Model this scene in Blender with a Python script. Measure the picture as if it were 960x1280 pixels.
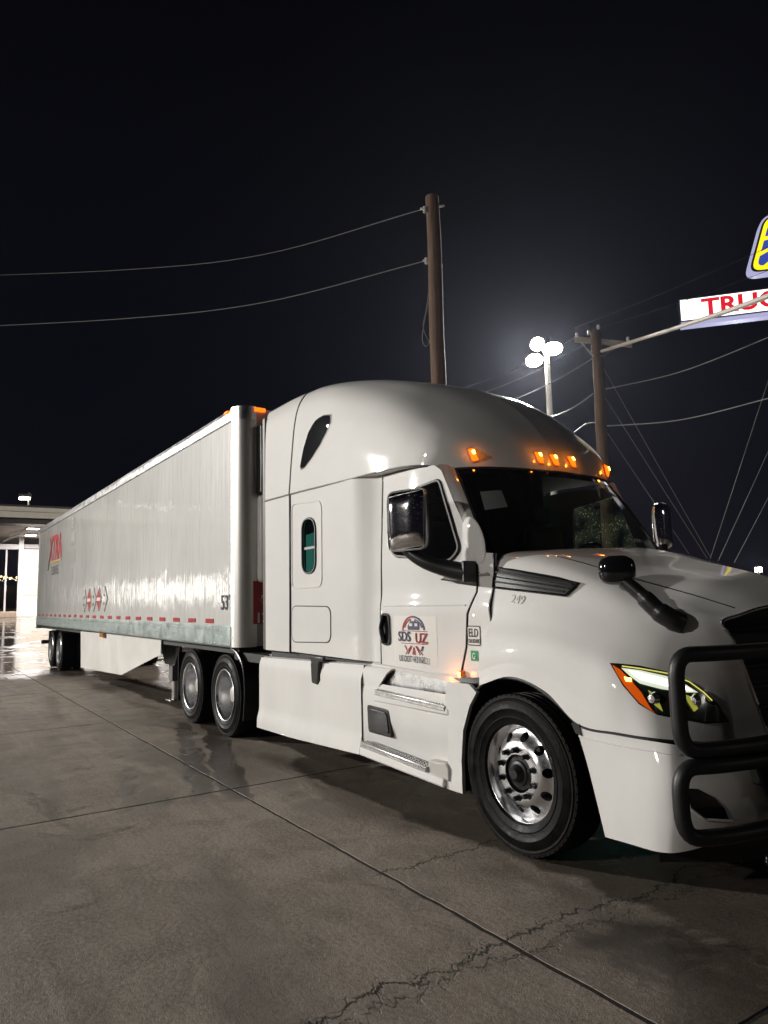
import bpy, bmesh, math, random
import numpy as np
from mathutils import Vector, Matrix, noise
from mathutils.geometry import delaunay_2d_cdt
random.seed(7)
SC = bpy.context.scene
COL = SC.collection
rad = math.radians
for o in list(bpy.data.objects):
    bpy.data.objects.remove(o)

# ------------------------------------------------------------------ camera
CAMP = np.array([3.5423, -3.2915, 1.6659])
YAW, PITCH, ROLL, FPX = 0.9820, 0.1218, -0.0236, 887.18
_F = np.array([-math.sin(YAW)*math.cos(PITCH), math.cos(YAW)*math.cos(PITCH), math.sin(PITCH)])
_R0 = np.array([math.cos(YAW), math.sin(YAW), 0.0]); _U0 = np.cross(_R0, _F)
_R = math.cos(ROLL)*_R0 + math.sin(ROLL)*_U0
_U = -math.sin(ROLL)*_R0 + math.cos(ROLL)*_U0
cd = bpy.data.cameras.new('camera'); cam = bpy.data.objects.new('camera', cd); COL.objects.link(cam)
cd.sensor_fit = 'VERTICAL'; cd.sensor_height = 24.0; cd.lens = 24.0*FPX/1280.0
cd.clip_start = 0.05; cd.clip_end = 3000
M = Matrix.Identity(4)
for i in range(3):
    M[i][0] = _R[i]; M[i][1] = _U[i]; M[i][2] = -_F[i]; M[i][3] = CAMP[i]
cam.matrix_world = M
SC.camera = cam

# ------------------------------------------------------------------ world, exposure
W = bpy.data.worlds.new('World'); SC.world = W; W.use_nodes = True
SC.view_settings.view_transform = 'Standard'; SC.view_settings.look = 'None'
SC.view_settings.exposure = 0.0; SC.view_settings.gamma = 1.0
try: SC.view_settings.use_curve_mapping = False
except Exception: pass
SC.cycles.use_denoising = True
SC.cycles.max_bounces = 8; SC.cycles.sample_clamp_indirect = 6.0; SC.cycles.caustics_reflective = False
nt = W.node_tree; nt.nodes.clear()
tc = nt.nodes.new('ShaderNodeTexCoord'); sp = nt.nodes.new('ShaderNodeSeparateXYZ')
nz = nt.nodes.new('ShaderNodeTexNoise'); nz.inputs['Scale'].default_value = 2.2; nz.inputs['Detail'].default_value = 3
ad = nt.nodes.new('ShaderNodeMath'); ad.operation = 'MULTIPLY_ADD'; ad.inputs[1].default_value = 0.35; 
rp = nt.nodes.new('ShaderNodeValToRGB'); bg = nt.nodes.new('ShaderNodeBackground'); ow = nt.nodes.new('ShaderNodeOutputWorld')
nt.links.new(tc.outputs['Generated'], sp.inputs[0]); nt.links.new(tc.outputs['Generated'], nz.inputs['Vector'])
nt.links.new(nz.outputs['Fac'], ad.inputs[0]); nt.links.new(sp.outputs['Z'], ad.inputs[2])
nt.links.new(ad.outputs[0], rp.inputs[0]); nt.links.new(rp.outputs[0], bg.inputs[0]); nt.links.new(bg.outputs[0], ow.inputs[0])
rp.color_ramp.elements[0].position = 0.05; rp.color_ramp.elements[0].color = (0.0062, 0.0056, 0.0088, 1)
rp.color_ramp.elements[1].position = 0.95; rp.color_ramp.elements[1].color = (0.0006, 0.0006, 0.0012, 1)
e = rp.color_ramp.elements.new(0.45); e.color = (0.0016, 0.0017, 0.0042, 1)
bg.inputs[1].default_value = 1.0

# ------------------------------------------------------------------ pixel helpers (measured positions -> real points on real planes)
def _ray(px, py): return _F + _R*(px-480)/FPX - _U*(py-640)/FPX
def onY(px, py, y=0.0):
    D = _ray(px, py); t = (y-CAMP[1])/D[1]; return Vector(CAMP+t*D)
def onX(px, py, x):
    D = _ray(px, py); t = (x-CAMP[0])/D[0]; return Vector(CAMP+t*D)
def onZ(px, py, z=0.0):
    D = _ray(px, py); t = (z-CAMP[2])/D[2]; return Vector(CAMP+t*D)
def at(px, py, d): return Vector(CAMP+d*_ray(px, py))

# ------------------------------------------------------------------ materials
def _set(b, n, v):
    if n in b.inputs: b.inputs[n].default_value = v
def mat(name, c, rough=0.5, metal=0.0, coat=0.0, spec=0.5, var=0.0, vscale=3.0, bump=0.0, bscale=40.0, rvar=0.0, emit=None, es=0.0, stretch=None, droplets=0.0):
    m = bpy.data.materials.new(name); m.use_nodes = True
    nt = m.node_tree; b = nt.nodes['Principled BSDF']
    b.inputs['Base Color'].default_value = (*c, 1); b.inputs['Roughness'].default_value = rough
    b.inputs['Metallic'].default_value = metal
    _set(b, 'Coat Weight', coat); _set(b, 'Coat Roughness', 0.04); _set(b, 'Specular IOR Level', spec)
    if emit is not None:
        _set(b, 'Emission Color', (*emit, 1)); _set(b, 'Emission Strength', es)
    L = nt.links.new
    tc = nt.nodes.new('ShaderNodeTexCoord'); vec = tc.outputs['Object']
    if stretch:
        mp = nt.nodes.new('ShaderNodeMapping'); mp.inputs['Scale'].default_value = stretch
        L(vec, mp.inputs[0]); vec = mp.outputs[0]
    if var > 0 or rvar > 0:
        n = nt.nodes.new('ShaderNodeTexNoise'); n.inputs['Scale'].default_value = vscale; n.inputs['Detail'].default_value = 6; n.inputs['Roughness'].default_value = 0.65
        L(vec, n.inputs['Vector'])
        if var > 0:
            r = nt.nodes.new('ShaderNodeValToRGB')
            r.color_ramp.elements[0].position = 0.3; r.color_ramp.elements[1].position = 0.7
            r.color_ramp.elements[0].color = (*[max(0, x*(1-var)) for x in c], 1)
            r.color_ramp.elements[1].color = (*[min(1, x*(1+var*0.5)) for x in c], 1)
            L(n.outputs['Fac'], r.inputs[0]); L(r.outputs[0], b.inputs['Base Color'])
        if rvar > 0:
            mr = nt.nodes.new('ShaderNodeMapRange'); mr.inputs[3].default_value = max(0.02, rough-rvar); mr.inputs[4].default_value = min(1, rough+rvar)
            mr.inputs[1].default_value = 0.3; mr.inputs[2].default_value = 0.7
            L(n.outputs['Fac'], mr.inputs[0]); L(mr.outputs[0], b.inputs['Roughness'])
    prev = None
    if bump > 0:
        n2 = nt.nodes.new('ShaderNodeTexNoise'); n2.inputs['Scale'].default_value = bscale; n2.inputs['Detail'].default_value = 4
        L(vec, n2.inputs['Vector'])
        bp = nt.nodes.new('ShaderNodeBump'); bp.inputs['Strength'].default_value = bump; bp.inputs['Distance'].default_value = 0.01
        L(n2.outputs['Fac'], bp.inputs['Height']); L(bp.outputs[0], b.inputs['Normal']); prev = bp
    if droplets > 0:
        v = nt.nodes.new('ShaderNodeTexVoronoi'); v.inputs['Scale'].default_value = 95.0; v.inputs['Randomness'].default_value = 1.0
        L(tc.outputs['Object'], v.inputs['Vector'])
        mr = nt.nodes.new('ShaderNodeMapRange'); mr.inputs[1].default_value = 0.0; mr.inputs[2].default_value = 0.32; mr.inputs[3].default_value = 1.0; mr.inputs[4].default_value = 0.0
        L(v.outputs['Distance'], mr.inputs[0])
        sx = nt.nodes.new('ShaderNodeSeparateColor'); L(v.outputs['Color'], sx.inputs[0])
        gt = nt.nodes.new('ShaderNodeMath'); gt.operation = 'GREATER_THAN'; gt.inputs[1].default_value = 0.80; L(sx.outputs[0], gt.inputs[0])
        mu = nt.nodes.new('ShaderNodeMath'); mu.operation = 'MULTIPLY'; L(mr.outputs[0], mu.inputs[0]); L(gt.outputs[0], mu.inputs[1])
        b2 = nt.nodes.new('ShaderNodeBump'); b2.inputs['Strength'].default_value = droplets; b2.inputs['Distance'].default_value = 0.004
        L(mu.outputs[0], b2.inputs['Height'])
        if prev: L(prev.outputs[0], b2.inputs['Normal'])
        tgt = 'Coat Normal' if (coat > 0 and 'Coat Normal' in b.inputs) else 'Normal'
        L(b2.outputs[0], b.inputs[tgt])
    return m
def emis(name, c, s):
    m = bpy.data.materials.new(name); m.use_nodes = True; nt = m.node_tree
    b = nt.nodes['Principled BSDF']; b.inputs['Base Color'].default_value = (*[x*0.3 for x in c], 1); b.inputs['Roughness'].default_value = 0.3
    _set(b, 'Emission Color', (*c, 1)); _set(b, 'Emission Strength', s); return m

WHITE = mat('white_paint', (.76, .75, .73), .55, spec=.2, coat=1.0, var=.05, vscale=1.3, droplets=.55)
WHITE2 = mat('white_fairing_paint', (.76, .75, .73), .55, spec=.2, coat=.6, var=.09, vscale=1.1, rvar=.08, stretch=(1, 1, .35), droplets=.5)
PLASTIC = mat('black_plastic', (.012, .012, .013), .33, var=.3, vscale=8, bump=.05, bscale=220)
GLOSSBLK = mat('gloss_black', (.006, .006, .007), .08, coat=.6)
RUBBER = mat('tyre_rubber', (.0065, .0062, .006), .5, spec=.13, var=.5, vscale=9, bump=.25, bscale=60, rvar=.2)
SEAL = mat('seal_rubber', (.012, .012, .012), .5)
DARK = mat('chassis_black', (.010, .010, .010), .6, var=.4, vscale=6)
ALU = mat('polished_aluminium', (.82, .82, .84), .24, metal=1, rvar=.06, vscale=5, bump=.03, bscale=30)
ALUD = mat('dull_aluminium', (.66, .66, .66), .34, metal=1, var=.2, vscale=7, rvar=.1, bump=.04, bscale=50)
STEEL = mat('stainless_corner', (.62, .605, .58), .42, metal=1, rvar=.07, vscale=2, stretch=(1, 1, .1), bump=.03, bscale=12)
CHROME = mat('chrome', (.78, .77, .76), .09, metal=1, bump=.22, bscale=14, droplets=1.0)
TREAD = mat('tread_plate_alu', (.70, .70, .69), .3, metal=1, var=.3, vscale=20)
GALV = mat('galvanised_rail', (.42, .49, .475), .36, metal=.75, var=.18, vscale=4, rvar=.08)
WOOD = mat('pole_wood', (.115, .066, .04), .85, var=.5, vscale=3, stretch=(6, 6, .5), bump=.6, bscale=14)
WOODG = mat('grey_crossarm_wood', (.30, .27, .24), .85, var=.4, vscale=4, bump=.4, bscale=20)
WIRE = mat('wire', (.16, .155, .15), .55)
INSUL = mat('insulator', (.5, .5, .5), .3)
REDL = mat('logo_red', (.50, .008, .02), .5)
REDP = mat('red_print', (.36, .012, .018), .35, var=.08)
REDTAPE = mat('red_reflector', (.40, .012, .02), .3)
NAVYP = mat('navy_print', (.02, .026, .085), .4)
BLACKP = mat('black_print', (.012, .012, .014), .45)
GREENP = mat('green_print', (.01, .30, .12), .4)
GOLDP = mat('gold_print', (.55, .36, .08), .4)
GREYP = mat('faint_print', (.40, .37, .34), .45)
WHITEP = mat('white_print', (.76, .74, .70), .35)
PAPER = mat('paper', (.72, .70, .68), .8)
AMBERE = emis('amber_lamp', (1, .125, .003), 2.6)
AMBERH = emis('amber_hot', (1, .50, .06), 14)
AMBERL = mat('amber_lens', (.42, .07, .006), .12, coat=1, emit=(1, .13, .005), es=.38)
DRLE = emis('drl_edge', (.75, .72, .16), .9)
DRLC = emis('drl_core', (1, 1, .95), 2.4)
DRL = emis('drl_white', (.92, 1, .78), .72)
LEDY = emis('reflector_yellow', (.50, .52, .07), .55)
LENSD = mat('lamp_housing_dark', (.02, .024, .02), .12, coat=1, var=.5, vscale=20)
LAMPW = emis('floodlight_lens', (1, .93, .78), 70)
SKYB = emis('lightbox_white', (1, .97, .90), 2.2)
SIGNRED = emis('sign_red', (.85, .015, .035), .85)
SIGNBLUE = emis('sign_blue', (.045, .075, .42), .9)
SIGNYEL = emis('sign_yellow', (1, .78, .01), 1.25)
SIGNEDGE = emis('sign_edge', (.52, .52, .80), .8)
CANW = mat('canopy_white', (.62, .58, .50), .5, var=.1)
CANG = mat('canopy_grey', (.45, .42, .43), .5, var=.2, stretch=(1, .1, 1))
CANB = mat('canopy_dark_band', (.03, .025, .025), .4)
BAYW = mat('bay_wall_white', (.8, .78, .74), .4)
BAYT = mat('bay_wall_tan', (.62, .5, .36), .5)
TEALW = mat('teal_wall_paint', (.04, .30, .25), .45, var=.2)
TEALGLOW = mat('teal_glow', (.08, .36, .30), .7, emit=(.06, .30, .24), es=.65)  # self-glowing, stands for teal light seen through the sleeper window
INTER = mat('cab_interior', (.10, .098, .10), .7, var=.3)
SEATM = mat('seat_fabric', (.16, .15, .15), .8, var=.3)

def glass(name, tint, rough=.02, drops=0.5, trans=.5):
    m = bpy.data.materials.new(name); m.use_nodes = True; nt = m.node_tree; L = nt.links.new
    out = nt.nodes['Material Output']; b = nt.nodes['Principled BSDF']
    b.inputs['Base Color'].default_value = (.004, .004, .005, 1); b.inputs['Roughness'].default_value = rough; _set(b, 'Coat Weight', .3)
    tr = nt.nodes.new('ShaderNodeBsdfTransparent'); tr.inputs[0].default_value = (*tint, 1)
    mx = nt.nodes.new('ShaderNodeMixShader'); mx.inputs[0].default_value = trans
    tc = nt.nodes.new('ShaderNodeTexCoord')
    v = nt.nodes.new('ShaderNodeTexVoronoi'); v.inputs['Scale'].default_value = 60.0
    L(tc.outputs['Object'], v.inputs['Vector'])
    mr = nt.nodes.new('ShaderNodeMapRange'); mr.inputs[1].default_value = 0; mr.inputs[2].default_value = .22; mr.inputs[3].default_value = 1; mr.inputs[4].default_value = 0
    L(v.outputs['Distance'], mr.inputs[0])
    sc_ = nt.nodes.new('ShaderNodeSeparateColor'); L(v.outputs['Color'], sc_.inputs[0])
    n = nt.nodes.new('ShaderNodeTexNoise'); n.inputs['Scale'].default_value = 3.0; L(tc.outputs['Object'], n.inputs['Vector'])
    g = nt.nodes.new('ShaderNodeMath'); g.operation = 'GREATER_THAN'; L(sc_.outputs[0], g.inputs[0]); g.inputs[1].default_value = .55
    mu = nt.nodes.new('ShaderNodeMath'); mu.operation = 'MULTIPLY'; L(mr.outputs[0], mu.inputs[0]); L(g.outputs[0], mu.inputs[1])
    bp = nt.nodes.new('ShaderNodeBump'); bp.inputs['Strength'].default_value = drops; bp.inputs['Distance'].default_value = .006
    L(mu.outputs[0], bp.inputs['Height']); L(bp.outputs[0], b.inputs['Normal'])
    L(b.outputs[0], mx.inputs[1]); L(tr.outputs[0], mx.inputs[2]); L(mx.outputs[0], out.inputs[0])
    return m
GLASS = glass('windscreen_glass', (.62, .66, .66), drops=.35, trans=.72)
def misted(name):
    m = bpy.data.materials.new(name); m.use_nodes = True; nt = m.node_tree; L = nt.links.new; N = nt.nodes.new; nt.nodes.remove(nt.nodes['Principled BSDF'])
    tc = N('ShaderNodeTexCoord'); v = N('ShaderNodeTexVoronoi'); v.inputs['Scale'].default_value = 42; L(tc.outputs['Object'], v.inputs['Vector'])
    n = N('ShaderNodeTexNoise'); n.inputs['Scale'].default_value = 5; n.inputs['Detail'].default_value = 4; L(tc.outputs['Object'], n.inputs['Vector'])
    r = N('ShaderNodeMapRange'); r.inputs[1].default_value = .12; r.inputs[2].default_value = .3; r.inputs[3].default_value = 1; r.inputs[4].default_value = .12; L(v.outputs['Distance'], r.inputs[0])
    r2 = N('ShaderNodeMapRange'); r2.inputs[1].default_value = .4; r2.inputs[2].default_value = .6; L(n.outputs['Fac'], r2.inputs[0])
    mu = N('ShaderNodeMath'); mu.operation = 'MULTIPLY'; L(r.outputs[0], mu.inputs[0]); L(r2.outputs[0], mu.inputs[1])
    tr = N('ShaderNodeBsdfTransparent'); tr.inputs[0].default_value = (.5,.55,.5,1); tl = N('ShaderNodeBsdfTranslucent'); tl.inputs[0].default_value = (.34,.42,.24,1)
    mx = N('ShaderNodeMixShader'); L(mu.outputs[0], mx.inputs[0]); L(tr.outputs[0], mx.inputs[1]); L(tl.outputs[0], mx.inputs[2]); L(mx.outputs[0], nt.nodes['Material Output'].inputs[0]); return m
MISTED = misted('misted_far_glass')  # green droplet tint stands for the green light behind the pane
GLASSW = glass('wet_side_glass', (.55, .6, .6), drops=1.0, trans=.6)

# ------------------------------------------------------------------ mesh helpers
class MB:
    def __init__(s): s.v = []; s.f = []
    def add(s, vs, fs):
        k = len(s.v); s.v += [tuple(x) for x in vs]; s.f += [tuple(i+k for i in f) for f in fs]; return s
    def box(s, x0, x1, y0, y1, z0, z1):
        return s.add([(x0,y0,z0),(x1,y0,z0),(x1,y1,z0),(x0,y1,z0),(x0,y0,z1),(x1,y0,z1),(x1,y1,z1),(x0,y1,z1)],
                     [(0,3,2,1),(4,5,6,7),(0,1,5,4),(1,2,6,5),(2,3,7,6),(3,0,4,7)])
    def obox(s, c, ux, uy, uz, hx, hy, hz):
        c = Vector(c); ux, uy, uz = Vector(ux).normalized(), Vector(uy).normalized(), Vector(uz).normalized()
        vs = [c+ux*(a*hx)+uy*(b*hy)+uz*(d*hz) for d in (-1,1) for a, b in ((-1,-1),(1,-1),(1,1),(-1,1))]
        return s.add(vs, [(0,3,2,1),(4,5,6,7),(0,1,5,4),(1,2,6,5),(2,3,7,6),(3,0,4,7)])
    def tube(s, pts, r, n=10, cap=True, closed=False):
        pts = [Vector(p) for p in pts]; m = len(pts); rs = r if isinstance(r, (list, tuple)) else [r]*m
        base = len(s.v); up = None
        for i, p in enumerate(pts):
            if closed: t = (pts[(i+1) % m]-pts[i-1])
            else: t = pts[min(i+1, m-1)]-pts[max(i-1, 0)]
            t.normalize()
            if up is None:
                up = Vector((0,0,1)) if abs(t.z) < .9 else Vector((1,0,0))
            a = up-t*up.dot(t); a.normalize(); up = a; b = t.cross(a)
            for k in range(n):
                w = 2*math.pi*k/n; s.v.append(tuple(p+(a*math.cos(w)+b*math.sin(w))*rs[i]))
        for i in range(m if closed else m-1):
            j = (i+1) % m
            for k in range(n):
                k2 = (k+1) % n
                s.f.append((base+i*n+k, base+i*n+k2, base+j*n+k2, base+j*n+k))
        if cap and not closed:
            s.f.append(tuple(base+k for k in range(n-1,-1,-1))); s.f.append(tuple(base+(m-1)*n+k for k in range(n)))
        return s
    def latheY(s, prof, n=48, cx=0, cy=0, cz=0, closed=False):
        base = len(s.v); m = len(prof)
        for k in range(n):
            w = 2*math.pi*k/n
            for (r, y) in prof: s.v.append((cx+r*math.cos(w), cy+y, cz+r*math.sin(w)))
        for k in range(n):
            k2 = (k+1) % n
            for i in range(m-1 if not closed else m):
                j = (i+1) % m
                s.f.append((base+k*m+i, base+k*m+j, base+k2*m+j, base+k2*m+i))
        return s
    def latheZ(s, prof, n=16, cx=0, cy=0):
        base = len(s.v); m = len(prof)
        for k in range(n):
            w = 2*math.pi*k/n
            for (r, z) in prof: s.v.append((cx+r*math.cos(w), cy+r*math.sin(w), z))
        for k in range(n):
            k2 = (k+1) % n
            for i in range(m-1): s.f.append((base+k*m+i, base+k2*m+i, base+k2*m+i+1, base+k*m+i+1))
        return s
    def prism(s, outline, axis, a0, a1):
        # outline 2D; axis 'y': (x,z), 'x': (y,z), 'z': (x,y)
        def P(q, a): return (q[0], a, q[1]) if axis == 'y' else (a, q[0], q[1]) if axis == 'x' else (q[0], q[1], a)
        n = len(outline); vs = [P(q, a0) for q in outline]+[P(q, a1) for q in outline]
        fs = [tuple(range(n)), tuple(range(2*n-1, n-1, -1))]+[(i, n+i, n+(i+1) % n, (i+1) % n) for i in range(n)]
        return s.add(vs, fs)
    def grid(s, rows, closed=False):
        m = len(rows[0]); base = len(s.v)
        for r in rows: s.v += [tuple(p) for p in r]
        for i in range(len(rows)-1):
            for j in range(m-1):
                s.f.append((base+i*m+j, base+i*m+j+1, base+(i+1)*m+j+1, base+(i+1)*m+j))
        return s

def pinv(p):
    # empties carry a location only; meshes are built in world coordinates
    return Matrix.Translation(-p.location) if (p.type == 'EMPTY' and p.parent is None) else Matrix.Identity(4)
def obj(name, mb, material, parent=None, smooth=False, angle=35, bevel=0, solid=0, fix=True, outward=None):
    me = bpy.data.meshes.new(name); me.from_pydata([tuple(v) for v in mb.v], [], mb.f); me.update()
    if fix:
        bm = bmesh.new(); bm.from_mesh(me); bmesh.ops.recalc_face_normals(bm, faces=bm.faces)
        if outward is not None:
            t = sum((f.normal*f.calc_area() for f in bm.faces), Vector())
            if t.dot(Vector(outward)) < 0: bmesh.ops.reverse_faces(bm, faces=bm.faces)
        bm.to_mesh(me); bm.free()
    me.materials.append(material)
    o = bpy.data.objects.new(name, me); COL.objects.link(o)
    if parent is not None:
        o.parent = parent; o.matrix_parent_inverse = pinv(parent)
    if smooth:
        me.polygons.foreach_set('use_smooth', [True]*len(me.polygons))
        if angle < 170:
            try: me.set_sharp_from_angle(angle=rad(angle))
            except Exception: pass
    if solid:
        md = o.modifiers.new('solid', 'SOLIDIFY'); md.thickness = abs(solid); md.offset = -1 if solid > 0 else 1
        if smooth:
            me_ = o.modifiers.new('split', 'EDGE_SPLIT'); me_.split_angle = rad(55)
    if bevel:
        md = o.modifiers.new('bevel', 'BEVEL'); md.width = bevel; md.segments = 2; md.limit_method = 'ANGLE'; md.angle_limit = rad(40); md.harden_normals = False
        if not smooth:
            me.polygons.foreach_set('use_smooth', [True]*len(me.polygons))
            try: me.set_sharp_from_angle(angle=rad(50))
            except Exception: pass
    return o
def thing(name, label, cat, loc=(0,0,0), group=None):
    o = bpy.data.objects.new(name, None); COL.objects.link(o); o.location = loc; o.empty_display_size = .2
    o['label'] = label; o['category'] = cat
    if group: o['group'] = group
    return o
def part_empty(name, parent):
    o = bpy.data.objects.new(name, None); COL.objects.link(o); o.parent = parent; o.matrix_parent_inverse = pinv(parent); return o
def tag(o, label, cat, group=None):
    o['label'] = label; o['category'] = cat
    if group: o['group'] = group
    return o
def structure(o): o['kind'] = 'structure'; return o

def cr(p0, p1, p2, p3, t):
    return 0.5*((2*p1)+(-p0+p2)*t+(2*p0-5*p1+4*p2-p3)*t*t+(-p0+3*p1-3*p2+p3)*t*t*t)
def spline(pts, n=8):
    P = [np.array(p, float) for p in pts]; out = []
    for i in range(len(P)-1):
        p0 = P[i-1] if i > 0 else 2*P[0]-P[1]; p3 = P[i+2] if i+2 < len(P) else 2*P[-1]-P[-2]
        for k in range(n): out.append(cr(p0, P[i], P[i+1], p3, k/n))
    out.append(P[-1]); return out
class Surf:
    """Interpolating (Catmull-Rom) surface through a control net G[row v][column u]."""
    def __init__(s, G):
        s.G = np.array(G, float); s.nv, s.nu = s.G.shape[:2]; s.c = None
        g = s.G; g = np.concatenate([2*g[:1]-g[1:2], g, 2*g[-1:]-g[-2:-1]], 0)
        s.E = np.concatenate([2*g[:, :1]-g[:, 1:2], g, 2*g[:, -1:]-g[:, -2:-1]], 1)
    def __call__(s, u, v):
        u = min(max(u, 0), s.nu-1-1e-9); v = min(max(v, 0), s.nv-1-1e-9)
        i, j = int(v), int(u); tv, tu = v-i, u-j; E = s.E
        R = [cr(E[i+k, j], E[i+k, j+1], E[i+k, j+2], E[i+k, j+3], tu) for k in range(4)]
        return cr(R[0], R[1], R[2], R[3], tv)
    def nrm(s, u, v):
        e = 1e-3; a = s(u+e, v)-s(u-e, v); b = s(u, v+e)-s(u, v-e); n = np.cross(a, b); n /= (np.linalg.norm(n)+1e-12)
        c = s(u, v); 
        if np.dot(n, c-np.array([-1.2, 1.3, 1.2])) < 0: n = -n
        return n
    def mesh(s, mb, du=8, dv=6, u0=0, u1=None, v0=0, v1=None, mirror=None):
        u1 = s.nu-1 if u1 is None else u1; v1 = s.nv-1 if v1 is None else v1
        nu = int((u1-u0)*du)+1; nv = int((v1-v0)*dv)+1
        rows = [[s(u0+(u1-u0)*i/(nu-1), v0+(v1-v0)*j/(nv-1)) for i in range(nu)] for j in range(nv)]
        mb.grid(rows)
        if mirror is not None:
            mb.grid([[(p[0], 2*mirror-p[1], p[2]) for p in r] for r in rows])
        return mb
    def pick(s, px, py):
        if s.c is None:
            U = np.linspace(0, s.nu-1, 140); V = np.linspace(0, s.nv-1, 90)
            s.uv = np.array([(u, v) for u in U for v in V]); P = np.array([s(u, v) for u, v in s.uv])
            D = P-CAMP; z = D@_F; s.c = np.stack([480+FPX*(D@_R)/z, 640-FPX*(D@_U)/z], 1); s.z = z
        d = np.hypot(s.c[:, 0]-px, s.c[:, 1]-py); k = np.where(d < max(4, d.min()+2))[0]
        k = k[np.argmin(d[k]+(s.z[k]-s.z[k].min())*8)]
        u, v = s.uv[k]
        for it in range(12):                                      # Newton refinement
            def pr(u, v):
                D = s(u, v)-CAMP; z = D@_F; return np.array([480+FPX*(D@_R)/z-px, 640-FPX*(D@_U)/z-py])
            r = pr(u, v); h = 1e-3; J = np.stack([(pr(u+h, v)-r)/h, (pr(u, v+h)-r)/h], 1)
            try: st = np.linalg.solve(J, -r)
            except Exception: break
            st = np.clip(st, -.2, .2); u = min(max(u+st[0], 0), s.nu-1); v = min(max(v+st[1], 0), s.nv-1)
        return (u, v)
    def on(s, uv, off=0.0): return s(*uv)+s.nrm(*uv)*off
    def at_px(s, px, py, off=0.0): return Vector(s.on(s.pick(px, py), off))

def pip(p, poly):
    x, y = p; c = False; n = len(poly); j = n-1
    for i in range(n):
        xi, yi = poly[i]; xj, yj = poly[j]
        if (yi > y) != (yj > y) and x < (xj-xi)*(y-yi)/(yj-yi+1e-15)+xi: c = not c
        j = i
    return c
def resample(poly, step, closed=True):
    out = []; n = len(poly)
    for i in range(n if closed else n-1):
        a, b = poly[i], poly[(i+1) % n]; L = math.hypot(b[0]-a[0], b[1]-a[1]); k = max(1, int(math.ceil(L/step)))
        for t in range(k): out.append((a[0]+(b[0]-a[0])*t/k, a[1]+(b[1]-a[1])*t/k))
    if not closed: out.append(tuple(poly[-1]))
    return out
def rounded(poly, r, n=5):
    out = []; m = len(poly)
    rr = r if isinstance(r, (list, tuple)) else [r]*m
    for i in range(m):
        p = Vector(poly[i][:2]); a = Vector(poly[i-1][:2])-p; b = Vector(poly[(i+1) % m][:2])-p
        ra = min(rr[i], a.length*.48, b.length*.48)
        if ra <= 0: out.append(tuple(p)); continue
        A = p+a.normalized()*ra; B = p+b.normalized()*ra
        for k in range(n+1):
            t = k/n; q = A*(1-t)**2+p*2*t*(1-t)+B*t*t; out.append((q.x, q.y))
    return out
def sheet(outline, f, step=.06, holes=()):
    """Triangulated sheet over a 2D outline, mapped to 3D by f(a,b)."""
    mb = MB(); ol = resample(outline, step); hs = [resample(h, step) for h in holes]
    pts = []; edges = []
    for lp in [ol]+hs:
        k = len(pts); pts += lp; edges += [(k+i, k+(i+1) % len(lp)) for i in range(len(lp))]
    bd = np.array(pts)
    x0, y0 = bd.min(0); x1, y1 = bd.max(0)
    y = y0+step/2
    while y < y1:
        x = x0+step/2
        while x < x1:
            if pip((x, y), ol) and not any(pip((x, y), h) for h in hs):
                if np.min(np.hypot(bd[:, 0]-x, bd[:, 1]-y)) > step*.45: pts.append((x, y))
            x += step
        y += step
    V, E_, F_, *_ = delaunay_2d_cdt([Vector(p) for p in pts], edges, [], 0, 1e-6)
    fs = []
    for t in F_:
        c = sum((V[i] for i in t), Vector((0, 0)))/len(t)
        if pip(c, ol) and not any(pip(c, h) for h in hs): fs.append(tuple(t))
    mb.add([tuple(f(p.x, p.y)) for p in V], fs); return mb
def drape(S, pxpoly, off=.004, step=None, r=0, uv=False, holes=()):
    poly = pxpoly if uv else [S.pick(*p) for p in pxpoly]
    if r: poly = rounded(poly, r)
    if step is None:
        a = np.array(poly); step = max(np.ptp(a[:, 0]), np.ptp(a[:, 1]))/14
    hs = [h if uv else [S.pick(*p) for p in h] for h in holes]
    return sheet(poly, lambda u, v: S.on((u, v), off), step, hs)
def text(body, size, parent, material, o, ux, uz, ext=.0015, bold=0.0, name='lettering', sx=1.0, align='LEFT'):
    """Flat lettering with its baseline start at o, running along ux, upright along uz."""
    cu = bpy.data.curves.new(name, 'FONT'); cu.body = body; cu.size = size; cu.extrude = ext; cu.offset = bold; cu.align_x = align; cu.resolution_u = 3
    tmp = bpy.data.objects.new('font_tmp', cu); COL.objects.link(tmp)
    me = bpy.data.meshes.new_from_object(tmp.evaluated_get(bpy.context.evaluated_depsgraph_get()))
    bpy.data.objects.remove(tmp); bpy.data.curves.remove(cu)
    me.materials.clear(); me.materials.append(material)
    ob = bpy.data.objects.new(name, me); COL.objects.link(ob)
    ux = Vector(ux).normalized(); uz = Vector(uz); uz = (uz-ux*uz.dot(ux)).normalized() if abs(ux.dot(uz)) < .3 else uz.normalized(); n = ux.cross(uz).normalized()
    m = Matrix.Identity(4)
    for i in range(3): m[i][0] = ux[i]*sx; m[i][1] = uz[i]; m[i][2] = n[i]; m[i][3] = o[i]
    if parent is not None:
        ob.parent = parent; ob.matrix_parent_inverse = pinv(parent)
    ob.matrix_basis = m
    return ob
def copy_tree(o, parent=None, group=None):
    c = o.copy(); COL.objects.link(c)
    if parent is not None: c.parent = parent
    for ch in o.children: copy_tree(ch, c)
    return c

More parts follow.
